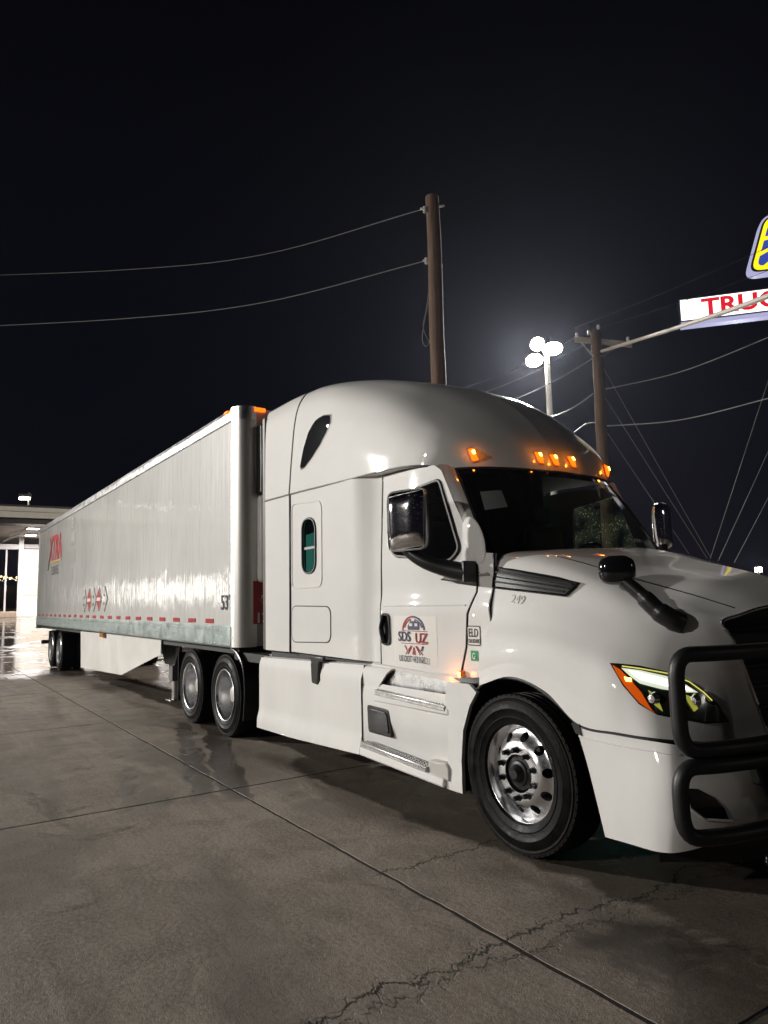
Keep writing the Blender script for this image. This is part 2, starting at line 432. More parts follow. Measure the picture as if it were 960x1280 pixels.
# ================================================================== GROUND
def ground_material():
    m = bpy.data.materials.new('yard_concrete'); m.use_nodes = True; nt = m.node_tree; L = nt.links.new
    b = nt.nodes['Principled BSDF']; N = nt.nodes.new
    g = N('ShaderNodeNewGeometry'); pos = g.outputs['Position']
    sx = N('ShaderNodeSeparateXYZ'); L(pos, sx.inputs[0]); X, Y = sx.outputs[0], sx.outputs[1]
    def noise_(scale, detail=6, rough=.6, vec=None, dist=0):
        n = N('ShaderNodeTexNoise'); n.inputs['Scale'].default_value = scale; n.inputs['Detail'].default_value = detail; n.inputs['Roughness'].default_value = rough; n.inputs['Distortion'].default_value = dist
        L(vec if vec is not None else pos, n.inputs['Vector']); return n.outputs['Fac']
    def math_(op, a, b_=None, c=None, clamp=False):
        n = N('ShaderNodeMath'); n.operation = op; n.use_clamp = clamp
        for i, x in enumerate((a, b_, c)):
            if x is None: continue
            if isinstance(x, (int, float)): n.inputs[i].default_value = x
            else: L(x, n.inputs[i])
        return n.outputs[0]
    def rng(x, a, b_, c=0.0, d=1.0):
        n = N('ShaderNodeMapRange'); n.interpolation_type = 'SMOOTHSTEP'; L(x, n.inputs[0])
        for i, q in enumerate((a, b_, c, d)): n.inputs[i+1].default_value = q
        return n.outputs[0]
    def mixc(f, a, b_):
        n = N('ShaderNodeMix'); n.data_type = 'RGBA'
        if isinstance(f, (int, float)): n.inputs[0].default_value = f
        else: L(f, n.inputs[0])
        for k, x in ((6, a), (7, b_)):
            if isinstance(x, tuple): n.inputs[k].default_value = (*x, 1)
            else: L(x, n.inputs[k])
        return n.outputs[2]
    big = noise_(.45, 5, .6); mid = noise_(2.6, 7, .65, dist=.6); fine = noise_(38, 5, .7); grit = noise_(140, 3, .6)
    # tyre scuffs stretched along diagonal drive lines
    mp = N('ShaderNodeMapping'); mp.inputs['Rotation'].default_value = (0, 0, rad(-58)); mp.inputs['Scale'].default_value = (.35, 6, 1); L(pos, mp.inputs[0])
    scuff = noise_(1.2, 6, .7, mp.outputs[0])
    col = mixc(rng(big, .3, .7), (.27, .226, .184), (.37, .314, .258))
    col = mixc(rng(mid, .38, .68, 0, .62), col, (.150, .126, .104))
    col = mixc(rng(scuff, .50, .66, 0, .62), col, (.36, .312, .265))
    mp3 = N('ShaderNodeMapping'); mp3.inputs['Rotation'].default_value = (0, 0, rad(-20)); mp3.inputs['Scale'].default_value = (.5, 9, 1); L(pos, mp3.inputs[0])
    col = mixc(rng(noise_(.9, 6, .75, mp3.outputs[0]), .54, .72, 0, .45), col, (.12, .10, .085))
    col = mixc(rng(fine, .42, .70, 0, .50), col, (.40, .36, .32))
    col = mixc(rng(fine, .55, .30, 0, .45), col, (.11, .093, .078))
    col = mixc(rng(grit, .58, .68, 0, .65), col, (.06, .05, .042))
    # oil spots
    sp = noise_(1.05, 5, .75, dist=1.2); col = mixc(rng(sp, .58, .70, 0, .65), col, (.055, .045, .038))
    mpd = N('ShaderNodeMapping'); mpd.inputs['Rotation'].default_value = (0, 0, rad(-35)); mpd.inputs['Scale'].default_value = (.55, 1.5, 1); L(pos, mpd.inputs[0])
    damp = rng(noise_(.85, 8, .68, mpd.outputs[0], dist=.5), .46, .60)
    col = mixc(math_('MULTIPLY', damp, .58), col, (.118, .098, .080))
    drops = N('ShaderNodeTexVoronoi'); drops.inputs['Scale'].default_value = 2.3; L(pos, drops.inputs['Vector'])
    dsc = N('ShaderNodeSeparateColor'); L(drops.outputs['Color'], dsc.inputs[0])
    spot = math_('MULTIPLY', math_('SUBTRACT', 1.0, rng(math_('ADD', drops.outputs['Distance'], math_('MULTIPLY', math_('SUBTRACT', fine, .5), .12)), .02, .055)), math_('GREATER_THAN', dsc.outputs[0], .70))
    col = mixc(math_('MULTIPLY', spot, .75), col, (.035, .029, .025))
    # cracks across the slabs (two ragged ones running across, with side branches)
    crack = None
    for (x0, ya, yb, w, amp, k) in ((-.30, -.82, .35, .012, .10, 3.1), (.80, -2.6, 1.0, .016, .16, 2.3), (.92, -1.9, 1.2, .008, .20, 3.3), (1.9, .2, 2.2, .008, .2, 2.0)):
        cmb = N('ShaderNodeCombineXYZ'); cmb.inputs[0].default_value = x0*13.1+w*900; L(Y, cmb.inputs[1])
        wob = noise_(k, 7, .72, cmb.outputs[0])
        d = math_('ABSOLUTE', math_('SUBTRACT', X, math_('MULTIPLY_ADD', math_('SUBTRACT', wob, .5), amp*3.2, x0)))
        wn = noise_(5.5, 3, .6)
        line = math_('SUBTRACT', 1.0, rng(math_('DIVIDE', d, rng(wn, .3, .7, .35, 1.3)), w*.35, w*1.1))
        win = math_('MULTIPLY', rng(Y, ya-.1, ya+.05), math_('SUBTRACT', 1.0, rng(Y, yb-.3, yb+.1)))
        line = math_('MULTIPLY', line, win)
        band = math_('MULTIPLY', math_('SUBTRACT', 1.0, rng(d, .01, .075)), win)
        crack = line if crack is None else math_('MAXIMUM', crack, line)
        bandm = band if x0 == -.30 else math_('MAXIMUM', bandm, band)
    vo = N('ShaderNodeTexVoronoi'); vo.feature = 'DISTANCE_TO_EDGE'; vo.inputs['Scale'].default_value = 9.0
    wv = N('ShaderNodeVectorMath'); wv.operation = 'MULTIPLY_ADD'; nn = N('ShaderNodeTexNoise'); nn.inputs['Scale'].default_value = 9; nn.inputs['Detail'].default_value = 4
    L(pos, nn.inputs['Vector']); L(nn.outputs['Color'], wv.inputs[0]); wv.inputs[1].default_value = (.16, .16, .16); L(pos, wv.inputs[2]); L(wv.outputs[0], vo.inputs['Vector'])
    web = math_('MULTIPLY', math_('SUBTRACT', 1.0, rng(vo.outputs['Distance'], .008, .04)), bandm)
    crack = math_('MAXIMUM', crack, math_('MULTIPLY', web, .55))
    col = mixc(math_('MULTIPLY', crack, .85), col, (.026, .021, .017))
    # wet areas: run-off beside the truck, tyre tracks behind the drive wheels, wash water at the rear
    wn1 = noise_(.9, 6, .62, dist=.8)
    near = math_('MULTIPLY', rng(Y, -.35, .30), math_('SUBTRACT', 1.0, rng(Y, 1.2, 2.0)))
    nearx = math_('MULTIPLY', math_('MULTIPLY', rng(X, -4.6, -2.6), near), .95)
    rear = math_('MULTIPLY', math_('SUBTRACT', 1.0, rng(X, -19, -11.5)), rng(Y, -4.5, -1.2))
    wob_t = math_('MULTIPLY', math_('SUBTRACT', noise_(2.2, 4, .6), .5), .35)
    def track(k, c, w):
        d = math_('ABSOLUTE', math_('ADD', wob_t, math_('MULTIPLY_ADD', X, k, math_('ADD', Y, c))))
        return math_('SUBTRACT', 1.0, rng(d, w*.55, w))
    t1 = track(.275, 1.82, .16); t2 = track(.31, 1.64, .19); t3 = track(.30, 2.55, .12)
    tr = math_('MAXIMUM', math_('MAXIMUM', t1, t2), math_('MULTIPLY', t3, .55))
    tr = math_('MULTIPLY', tr, math_('MULTIPLY', rng(X, -7.2, -6.2), math_('SUBTRACT', 1.0, rng(X, -3.4, -1.2))))
    front = math_('MULTIPLY', math_('MULTIPLY', rng(X, .2, 1.2), rng(Y, -2.0, -.1)), .62)
    under = math_('MULTIPLY', rng(Y, .1, .6), math_('SUBTRACT', 1.0, rng(Y, 2.6, 4.5)))
    wet0 = math_('MAXIMUM', math_('MAXIMUM', nearx, rear), math_('MAXIMUM', math_('MAXIMUM', math_('MULTIPLY', tr, .85), front), under))
    wet = rng(math_('ADD', wet0, math_('MULTIPLY', math_('SUBTRACT', wn1, .5), 1.5)), .42, .62)
    pool = rng(math_('ADD', math_('MULTIPLY', rear, 1.0), math_('MULTIPLY', math_('SUBTRACT', wn1, .5), 1.9)), .86, .98)
    wcol = N('ShaderNodeMix'); wcol.data_type = 'RGBA'; wcol.blend_type = 'MULTIPLY'; L(math_('MULTIPLY', wet, .70), wcol.inputs[0]); L(col, wcol.inputs[6]); wcol.inputs[7].default_value = (.16, .14, .125, 1)
    L(wcol.outputs[2], b.inputs['Base Color'])
    rough = math_('ADD', math_('SUBTRACT', math_('MULTIPLY_ADD', mid, .3, .55), math_('MAXIMUM', math_('MULTIPLY', wet, .40), math_('MULTIPLY', damp, .24))), math_('MULTIPLY', crack, .2))
    rough = math_('MULTIPLY', rough, math_('SUBTRACT', 1.0, math_('MULTIPLY', pool, .75)), clamp=True)
    L(rough, b.inputs['Roughness'])
    h = math_('ADD', math_('MULTIPLY', fine, .5), math_('ADD', math_('MULTIPLY', grit, .35), math_('MULTIPLY', mid, .9)))
    h = math_('SUBTRACT', h, math_('MULTIPLY', crack, 2.2))
    bp = N('ShaderNodeBump'); bp.inputs['Distance'].default_value = .016
    L(math_('SUBTRACT', .75, math_('ADD', math_('MULTIPLY', wet, .38), math_('MULTIPLY', pool, .3))), bp.inputs['Strength']); L(h, bp.inputs['Height']); L(bp.outputs[0], b.inputs['Normal'])
    return m
GROUND = ground_material()
JOINT = mat('joint_tar', (.016, .013, .011), .8, var=.5, vscale=30, bump=.5, bscale=60)
XS0, XSN, DX = -2.78-4.6*5, 8, 4.6
YS0, YSN, DY = -.80-3.7*4, 7, 3.7
X0, X1, Y0, Y1 = XS0, XS0+XSN*DX, YS0, YS0+YSN*DY
def gz(x): return min(1.36, max(0.0, (X0-.5-x)*.057))
gm = MB(); xs = [-900, -300, -120, -49.5, -45, -40, -35, -30, X0-.5, X0]
for a, b in zip(xs[:-1], xs[1:]):
    gm.add([(a,-600,gz(a)-.004),(b,-600,gz(b)-.004),(b,900,gz(b)-.004),(a,900,gz(a)-.004)], [(0,1,2,3)])
gm.add([(X0,-600,-.004),(X1,-600,-.004),(X1,Y0,-.004),(X0,Y0,-.004)], [(0,1,2,3)])
gm.add([(X0,Y1,-.004),(X1,Y1,-.004),(X1,900,-.004),(X0,900,-.004)], [(0,1,2,3)])
gm.add([(X1,-600,-.004),(600,-600,-.004),(600,900,-.004),(X1,900,-.004)], [(0,1,2,3)])
structure(obj('ground', gm, GROUND, outward=(0,0,1)))
yard = structure(obj('concrete_yard', MB().box(X0, X1, Y0, Y1, -.20, -.0030), JOINT))
def slab(i, j):
    x0, x1, y0, y1 = X0+i*DX, X0+(i+1)*DX, Y0+j*DY, Y0+(j+1)*DY
    gp = .014; lp = resample([(x0+gp,y0+gp),(x1-gp,y0+gp),(x1-gp,y1-gp),(x0+gp,y1-gp)], .06)
    lp = [(x+noise.noise((x*5, y*5, 1.3))*.008+noise.noise((x*23, y*23, 3.1))*.006, y+noise.noise((x*5, y*5, 7.7))*.008+noise.noise((x*23, y*23, 9.1))*.006) for x, y in lp]
    n = len(lp); cx, cy = (x0+x1)/2, (y0+y1)/2
    def sh(p, d): v = Vector((cx-p[0], cy-p[1])).normalized()*d; return (p[0]+v.x, p[1]+v.y)
    dz = random.uniform(-.0005, .0008)
    vs = [(x, y, -.1) for x, y in lp]+[(x, y, -.0015+dz) for x, y in lp]+[(*sh(p, .0012), dz) for p in lp]
    fs = [(k, (k+1) % n, n+(k+1) % n, n+k) for k in range(n)]+[(n+k, n+(k+1) % n, 2*n+(k+1) % n, 2*n+k) for k in range(n)]+[tuple(range(2*n, 3*n))]
    o = obj('concrete_slab', MB().add(vs, fs), GROUND, yard, outward=(0,0,1))
for i in range(XSN):
    for j in range(YSN): slab(i, j)

# ================================================================== TRUCK TRACTOR
YC = 1.3
T = thing('semi_truck', 'white sleeper truck with amber roof lights and black grille guard on the wet concrete', 'truck', (0, YC, 0))
def part(name, mb, m, **k): return obj(name, mb, m, T, **k)
def sm(x, a, b):
    t = min(max((x-a)/(b-a), 0), 1); return t*t*(3-2*t)

# ---- roof cap
cx0 = [-3.32, -3.0, -2.6, -2.1, -1.6]
ROOF = Surf([
 [(-3.32,.075,2.815),(-3.0,.075,2.81),(-2.6,.078,2.80),(-2.1,.085,2.79),(-1.65,.10,2.785),(-1.3,.13,2.775),(-1.05,.19,2.75),(-.87,.36,2.70)],
 [(-3.26,.077,3.2),(-2.95,.077,3.2),(-2.58,.08,3.18),(-2.1,.088,3.12),(-1.63,.11,3.04),(-1.24,.15,2.96),(-.95,.25,2.86),(-.75,.50,2.70)],
 [(-3.18,.085,3.6),(-2.9,.085,3.58),(-2.55,.09,3.52),(-2.1,.11,3.40),(-1.6,.14,3.25),(-1.2,.21,3.09),(-.89,.35,2.93),(-.68,.68,2.70)],
 [(-3.08,.115,3.80),(-2.83,.12,3.78),(-2.5,.13,3.72),(-2.08,.17,3.59),(-1.58,.23,3.41),(-1.17,.32,3.19),(-.855,.48,2.98),(-.635,.86,2.70)],
 [(-3.03,.23,3.905),(-2.8,.25,3.90),(-2.47,.28,3.84),(-2.06,.34,3.72),(-1.57,.43,3.53),(-1.14,.53,3.28),(-.825,.68,3.02),(-.605,1.02,2.70)],
 [(-3.02,.55,3.955),(-2.8,.57,3.96),(-2.46,.6,3.92),(-2.05,.66,3.82),(-1.55,.74,3.63),(-1.11,.83,3.35),(-.80,.94,3.05),(-.59,1.16,2.70)],
 [(-3.02,1.3,3.97),(-2.8,1.3,3.985),(-2.45,1.3,3.955),(-2.04,1.3,3.86),(-1.54,1.3,3.67),(-1.1,1.3,3.38),(-.79,1.3,3.06),(-.585,1.3,2.70)]])
mb = MB(); ROOF.mesh(mb, 8, 6, mirror=YC)
roof = part('roof_cap', mb, WHITE, smooth=True, angle=180, fix=True, outward=(0,0,1))
# roof trailing fairing (rear section), slightly proud, square-cut rear
RF = Surf([
 [(-3.95,.07,2.825),(-3.6,.07,2.82),(-3.34,.07,2.818)],
 [(-3.95,.072,3.2),(-3.55,.072,3.2),(-3.28,.072,3.2)],
 [(-3.95,.078,3.6),(-3.5,.08,3.6),(-3.20,.08,3.6)],
 [(-3.95,.10,3.80),(-3.45,.11,3.81),(-3.10,.11,3.805)],
 [(-3.95,.18,3.895),(-3.42,.20,3.91),(-3.05,.225,3.91)],
 [(-3.95,.55,3.93),(-3.42,.55,3.95),(-3.04,.55,3.96)],
 [(-3.95,1.3,3.94),(-3.42,1.3,3.965),(-3.04,1.3,3.975)]])
mb = MB(); RF.mesh(mb, 6, 5, mirror=YC)
part('roof_trailing_fairing', mb, WHITE, smooth=True, angle=180, outward=(0,0,1), solid=.02)
# inner dark shell under the roof joint and behind the sleeper
part('sleeper_rear_wall', MB().box(-3.80, -3.70, .12, 2.48, 1.15, 3.86), mat('sleeper_rear_grey', (.25, .24, .23), .5), bevel=.02)
mbs = MB()
mbs.tube([RF(2.09, v/8)-RF.nrm(2, v/8)*.012 for v in range(0, 49)], .014, 6)
part('roof_seam', mbs, SEAL, smooth=True)
mbs = MB(); mbs.tube([Vector(ROOF(u/6, 0))+Vector((0, -.002, -.006)) for u in range(0, 43)], .0085, 6)
mbs.tube([(-3.95, .066, 2.812), (-3.33, .066, 2.806)], .007, 6)
part('drip_rail_seam', mbs, SEAL, smooth=True)
# drip rail soffit above the door
mb = MB(); rows = []
for u in range(0, 43):
    p = ROOF(u/6, 0); rows.append([(p[0], p[1]+.003, p[2]-.012), (p[0]-.01, p[1]+.09, p[2]-.02), (p[0]-.01, p[1]+.2, p[2]-.02)])
mb.grid(rows); part('drip_rail', mb, WHITE, smooth=True, outward=(0,0,-1))
# slit windows in the roof
def roof_window():
    px = [(413,519),(404,520),(394,527),(386,541),(380,561),(376,582),(377,586),(381,584),(390,572),(400,556),(408,540),(413,528)]
    uvp = [ROOF.pick(*p) for p in px]; c = np.mean(uvp, 0)
    fr = part('roof_window', drape(ROOF, rounded([tuple(c+(np.array(q)-c)*1.06) for q in uvp], .04, 3), .004, uv=True), SEAL, smooth=True, outward=(0,-1,0))
    obj('pane', drape(ROOF, rounded(uvp, .05, 3), .007, uv=True), GLOSSBLK, fr, smooth=True, outward=(0,-1,0))
    return uvp
roof_window()
def glow(p, e, par, r=.02):
    l = bpy.data.lights.new('lamp_glow', 'POINT'); l.energy = e; l.color = (1, .26, .015); l.shadow_soft_size = r
    lo = bpy.data.objects.new('lamp_glow', l); COL.objects.link(lo); lo.parent = par; lo.matrix_parent_inverse = pinv(par); lo.matrix_basis = Matrix.Translation(p)
# marker lamps on the forehead
def marker(px, py, side=1):
    uv = ROOF.pick(px, py) if side == 1 else None
    if side == 1: c = Vector(ROOF.on(uv)); n = Vector(ROOF.nrm(*uv))
    else:
        uv = px; c = Vector(ROOF.on(uv)); n = Vector(ROOF.nrm(*uv)); c.y = 2*YC-c.y; n.y = -n.y
    ax = Vector((.75, 0, -1)); ax = (ax-n*ax.dot(n)).normalized(); bx = n.cross(ax)
    base = obj('marker_lamp', MB().obox(c+n*.004, ax, bx, n, .060, .031, .010), AMBERL, T, bevel=.008)
    mb = MB(); rows = []
    for i in range(9):
        t = -1+2*i/8; rows.append([c+n*(.012+.030*math.sqrt(max(0, 1-t*t))*math.sqrt(max(0, 1-s*s))*(1 if t < 0 else 1-.4*t))+ax*(.056*t)+bx*(.028*s) for s in [-1+2*k/6 for k in range(7)]])
    mb.grid(rows); obj('lens', mb, AMBERE, base, smooth=True, angle=180, outward=n)
    obj('bulb', MB().obox(c+n*.040-ax*.012, ax, bx, n, .018, .012, .006), AMBERH, base, bevel=.004)
    glow(c+n*.060-ax*.01, .28, T, .012)
    return c, n
lamps = []
uvs = {}
for (px, py) in ((591,569),(673,573)):
    lamps.append(marker(px, py)); uvs[px] = ROOF.pick(px, py)
uvc = (6.62, 6.0); 
cz_ = ROOF.pick(692,576)
lamps.append(marker(692,576))
lamps.append(marker(uvs[673], 0, side=-1)); lamps.append(marker(uvs[591], 0, side=-1))

# ---- side of the cab and sleeper
def yside(x, z):
    y = .078+.066*sm(x, -2.02, -1.70)+.070*sm(x, -1.3, -.35)
    y += .045*sm(x, -2.1, -1.6)*max(0, (z-1.95)/.85)
    y -= .035*sm(x, -1.9, -1.5)*sm(z, 1.75, 1.55)*sm(x, 2, -.2)
    return y
def side(outline, name, m=WHITE, off=0.0, step=.07, holes=(), parent=None, solid=.02, mirror=True, **k):
    mb = sheet(outline, lambda a, b: (a, yside(a, b)-off, b), step, holes)
    o = obj(name, mb, m, parent or T, smooth=True, angle=50, outward=(0,-1,0), solid=solid, **k)
    return o
SE_FRONT = [(-3.33, 1.135), (-3.315, 2.0), (-3.31, 2.802)]
side([(-3.95,1.13),(-3.345,1.135),(-3.33,2.0),(-3.33,2.805),(-3.95,2.81)], 'side_fairing', off=.008, step=.12)
part('side_fairing_edge', MB().box(-4.02, -3.948, .068, .11, 1.13, 3.80), mat('fairing_edge_rubber', (.10, .095, .09), .35), bevel=.01)
part('side_fairing', sheet([(-3.95,1.13),(-3.34,1.135),(-3.33,2.805),(-3.95,2.81)], lambda a, b: (a, 2.6-.07, b), .3), WHITE, solid=.02, outward=(0,1,0))
swin = rounded([(-3.04,1.945),(-2.75,1.945),(-2.745,2.49),(-3.035,2.51)], .135, 7)
slp = side([(-3.325,1.14),(-1.675,1.125),(-1.68,2.775),(-2.1,2.785),(-3.305,2.80)], 'sleeper_side', holes=[swin], step=.07)
dwin_far = [(-1.50,2.035),(-.76,1.945),(-.655,2.03),(-.885,2.605),(-1.455,2.545)]
part('far_window_pane', sheet(dwin_far, lambda a, b: (a, 2.6-yside(a, b)-.012, b), .2), MISTED, outward=(0,1,0))
part('sleeper_side', sheet([(-3.325,1.14),(-.35,1.12),(-.45,1.99),(-.9,2.70),(-3.305,2.80)], lambda a, b: (a, 2.6-yside(a, b), b), .2, [dwin_far]), WHITE, solid=.02, outward=(0,1,0), smooth=True)
def loop_tube(poly, f, r, n=6):
    return MB().tube([f(*p) for p in poly], r, n, closed=True)
# window frame, pane, glowing sheet for the teal light beyond
wf = part('sleeper_window', loop_tube(swin, lambda a, b: (a, yside(a, b)-.003, b), .013), SEAL, smooth=True)
obj('pane', sheet(swin, lambda a, b: (a, yside(a, b)+.015, b), .1), GLASSW, wf, outward=(0,-1,0))
obj('divider', MB().box(-3.04, -2.75, .085, .10, 2.185, 2.215), mat('divider_grey', (.3, .3, .3), .4), wf, bevel=.004)
obj('glow_sheet', sheet([(-3.2,1.8),(-2.6,1.8),(-2.6,2.40),(-3.2,2.36)], lambda a, b: (a, .20+.012*math.sin(a*60), b), .03), TEALGLOW, wf, smooth=True, outward=(0,-1,0))
# raised rims pressed round the window and the luggage hatch
def emb(poly, r, w, name, m=WHITE):
    return part(name, loop_tube(rounded(poly, r, 6), lambda a, b: (a, yside(a, b)+.004, b), w), m, smooth=True)
emb([(-3.29,1.80),(-2.63,1.80),(-2.62,2.65),(-3.28,2.70)], .10, .013, 'window_surround')
hatch = side(rounded([(-3.285,1.245),(-2.47,1.27),(-2.465,1.60),(-3.28,1.61)], .09, 6), 'luggage_hatch', off=.006, step=.12)
part('hatch_seal', loop_tube(rounded([(-3.29,1.24),(-2.465,1.265),(-2.46,1.605),(-3.285,1.615)], .09, 6), lambda a, b: (a, yside(a, b)-.001, b), .0055), SEAL, smooth=True)
# vertical rubber seam between the sleeper and the trailing fairing
part('sleeper_seam', MB().tube([(-3.335, .072, 1.12), (-3.325, .072, 1.7), (-3.318, .072, 2.4), (-3.318, .072, 2.81)], .0105, 6), SEAL, smooth=True)
# door
dwin = rounded([(-1.50,2.035),(-.76,1.945),(-.655,2.03),(-.885,2.605),(-1.455,2.545),(-1.505,2.47)], [.10,.05,.05,.045,.05,.05], 5)
dout = [(-1.655,1.115),(-.66,1.075),(-.585,1.30),(-.565,1.54),(-.49,1.70),(-.48,1.955),(-.57,2.15),(-.73,2.42),(-.865,2.68),(-.95,2.735),(-1.655,2.755)]
door = side(dout, 'door', holes=[dwin], step=.055)
obj('window_frame', loop_tube(dwin, lambda a, b: (a, yside(a, b)-.002, b), .016), SEAL, door, smooth=True)
obj('window_pane', sheet(dwin, lambda a, b: (a, yside(a, b)+.012, b), .1), GLASSW, door, outward=(0,-1,0))
mbs = MB().tube([(-1.665, yside(-1.665, z)-.0005, z) for z in [1.11+.1*i for i in range(17)]], .005, 6)
part('door_seal', mbs, SEAL, smooth=True); mbs = MB()
fr_line = [(-.655,1.07),(-.58,1.30),(-.56,1.54),(-.484,1.70),(-.474,1.955)]
mbs.tube([(x, yside(x, z)-.001, z) for x, z in resample(fr_line, .05, False)], .0075, 6)
part('door_seal', mbs, SEAL, smooth=True)
# faint body crease on the door
part('door_crease', MB().tube([(x, yside(x, 1.60)-.001, 1.605+.0*x) for x in [-1.62+.08*i for i in range(14)]], .006, 6), WHITE, smooth=True)
dh = side(rounded([(-1.63,1.275),(-1.49,1.275),(-1.495,1.545),(-1.635,1.545)], .055, 5), 'door_handle', PLASTIC, off=.014, step=.06, parent=None, solid=.02)
obj('grip', MB().tube(spline([(-1.565, yside(-1.56,1.53)-.022, 1.525), (-1.57, yside(-1.56,1.4)-.045, 1.41), (-1.565, yside(-1.56,1.3)-.022, 1.295)], 6), .022, 8), GLOSSBLK, dh, smooth=True)
# A pillar
AP = Surf([[(-.475,yside(-.475,1.96),1.955),(-.60,yside(-.6,2.2),2.20),(-.77,yside(-.77,2.5),2.50),(-.905,yside(-.905,2.72),2.735)],
           [(-.43,.225,1.97),(-.565,.235,2.22),(-.735,.265,2.50),(-.885,.285,2.735)],
           [(-.385,.262,1.985),(-.54,.285,2.23),(-.715,.325,2.50),(-.862,.37,2.70)]])
mb = MB(); AP.mesh(mb, 6, 6); part('windscreen_pillar', mb, WHITE, smooth=True, outward=(0,-1,0))
q_ = MB(); q_.v = [(x, 2*YC-y, z) for x, y, z in mb.v]; q_.f = list(mb.f); part('windscreen_pillar', q_, WHITE, smooth=True, outward=(0,1,0))
# bulged mirror-root cover on the pillar foot
mb = MB(); rows = []
for i in range(13):
    th = math.pi*i/12
    rows.append([(-.50+.115*math.cos(ph)*math.sin(th)-.05*math.cos(th), .212-.022*math.sin(th)*math.sin(ph), 2.085+.185*math.cos(th)) for ph in [math.pi*k/12 for k in range(13)]])
mb.grid(rows); part('pillar_cover', mb, WHITE, smooth=True, angle=180, outward=(0,-1,0))
# cowl panel between the door and the bonnet
COWL = [(-.575,1.075),(-.335,1.10),(-.325,1.3),(-.305,1.5),(-.325,1.6),(-.30,1.75),(-.285,1.975),(-.385,1.985),(-.462,1.955),(-.472,1.70),(-.545,1.535),(-.57,1.30),(-.645,1.065)]
cowl = side(COWL, 'cowl_panel', step=.05)
part('bonnet_seam', MB().tube([(x, yside(x, z)-.003, z) for x, z in resample([(-.335,1.10),(-.325,1.3),(-.303,1.5),(-.322,1.6),(-.30,1.75),(-.282,1.975)], .04, False)], .011, 6), SEAL, smooth=True)
# cab underside line and floor
part('cab_sill', MB().box(-3.92, -1.79, .13, 2.47, 1.04, 1.128), DARK)
part('cab_sill', MB().box(-1.79, -.62, .19, 2.41, 1.04, 1.126), DARK)
part('cab_floor', MB().box(-3.7, -.2, .25, 2.35, 1.13, 1.16), INTER)

# ---- windscreen
WS = Surf([[(-.87,.365,2.70),(-.755,.5,2.70),(-.685,.68,2.70),(-.635,.9,2.70),(-.59,1.3,2.70)],
           [(-.72,.325,2.50),(-.60,.48,2.50),(-.525,.68,2.50),(-.47,.9,2.50),(-.43,1.3,2.50)],
           [(-.545,.285,2.23),(-.42,.46,2.23),(-.335,.68,2.23),(-.27,.9,2.23),(-.225,1.3,2.23)],
           [(-.395,.26,1.985),(-.27,.44,1.985),(-.175,.68,1.985),(-.10,.9,1.985),(-.05,1.3,1.985)]])
mb = MB(); WS.mesh(mb, 6, 6); 
mb2 = MB(); mb2.v = list(mb.v); mb2.f = list(mb.f); mb2.add([(x, 2*YC-y, z) for x, y, z in mb.v], [tuple(reversed(f)) for f in mb.f])
ws = part('windscreen', mb2, GLASS, smooth=True, angle=180, outward=(1,0,0))
# black frit border and rubber
fb = MB()
top = [WS.on((u/6, .0), .004) for u in range(0, 25)]; side_ = [WS.on((0, v/6), .004) for v in range(0, 19)]
def band(pts, pts2):
    rows = [pts, pts2]; fb.grid(rows); fb.grid([[(p[0], 2*YC-p[1], p[2]) for p in r] for r in rows])
band(top, [WS.on((u/6, .28), .004) for u in range(0, 25)])
band(side_, [WS.on((.22, v/6), .004) for v in range(0, 19)])
obj('frit_border', fb, GLOSSBLK, ws, smooth=True, outward=(1,0,0))
rb = MB(); rb.tube(side_[::-1]+top[1:], .013, 6); rb.v += []; 
rb2 = MB(); rb2.tube([(p[0], 2*YC-p[1], p[2]) for p in (side_[::-1]+top[1:])], .013, 6); rb.add(rb2.v, rb2.f)
obj('windscreen_seal', rb, SEAL, ws, smooth=True)
# paper and stickers inside the screen
obj('paper_notice', drape(WS, [(600,614),(627,612),(635,633),(606,637)], -.006), PAPER, ws, outward=(1,0,0))
obj('sticker', drape(WS, [(604,660),(612,660),(613,670),(605,671)], -.006), mat('sticker_green', (.03,.16,.10), .6), ws, outward=(1,0,0))
# interior
part('dashboard', MB().box(-.85, -.30, .35, 2.25, 1.55, 1.90), INTER, bevel=.06)
for y in (.62, 1.98):
    s_ = part('seat', MB().box(-1.55, -1.42, y-.24, y+.24, 1.5, 2.35), SEATM, bevel=.06)
    obj('headrest', MB().box(-1.56, -1.46, y-.13, y+.13, 2.38, 2.55), SEATM, s_, bevel=.04)
    obj('cushion', MB().box(-1.5, -.98, y-.24, y+.24, 1.45, 1.6), SEATM, s_, bevel=.05)
sw = [(-.92+.06*math.sin(w), 1.98+.22*math.cos(w), 1.93+.2*math.sin(w)) for w in [2*math.pi*k/24 for k in range(24)]]
part('steering_wheel', MB().tube(sw, .017, 6, closed=True), PLASTIC, smooth=True)
part('bunk_curtain', sheet([(.3,1.2),(2.3,1.2),(2.3,3.0),(.3,3.0)], lambda a, b: (-1.75+.02*math.sin(a*40), a, b), .05), INTER, smooth=True)

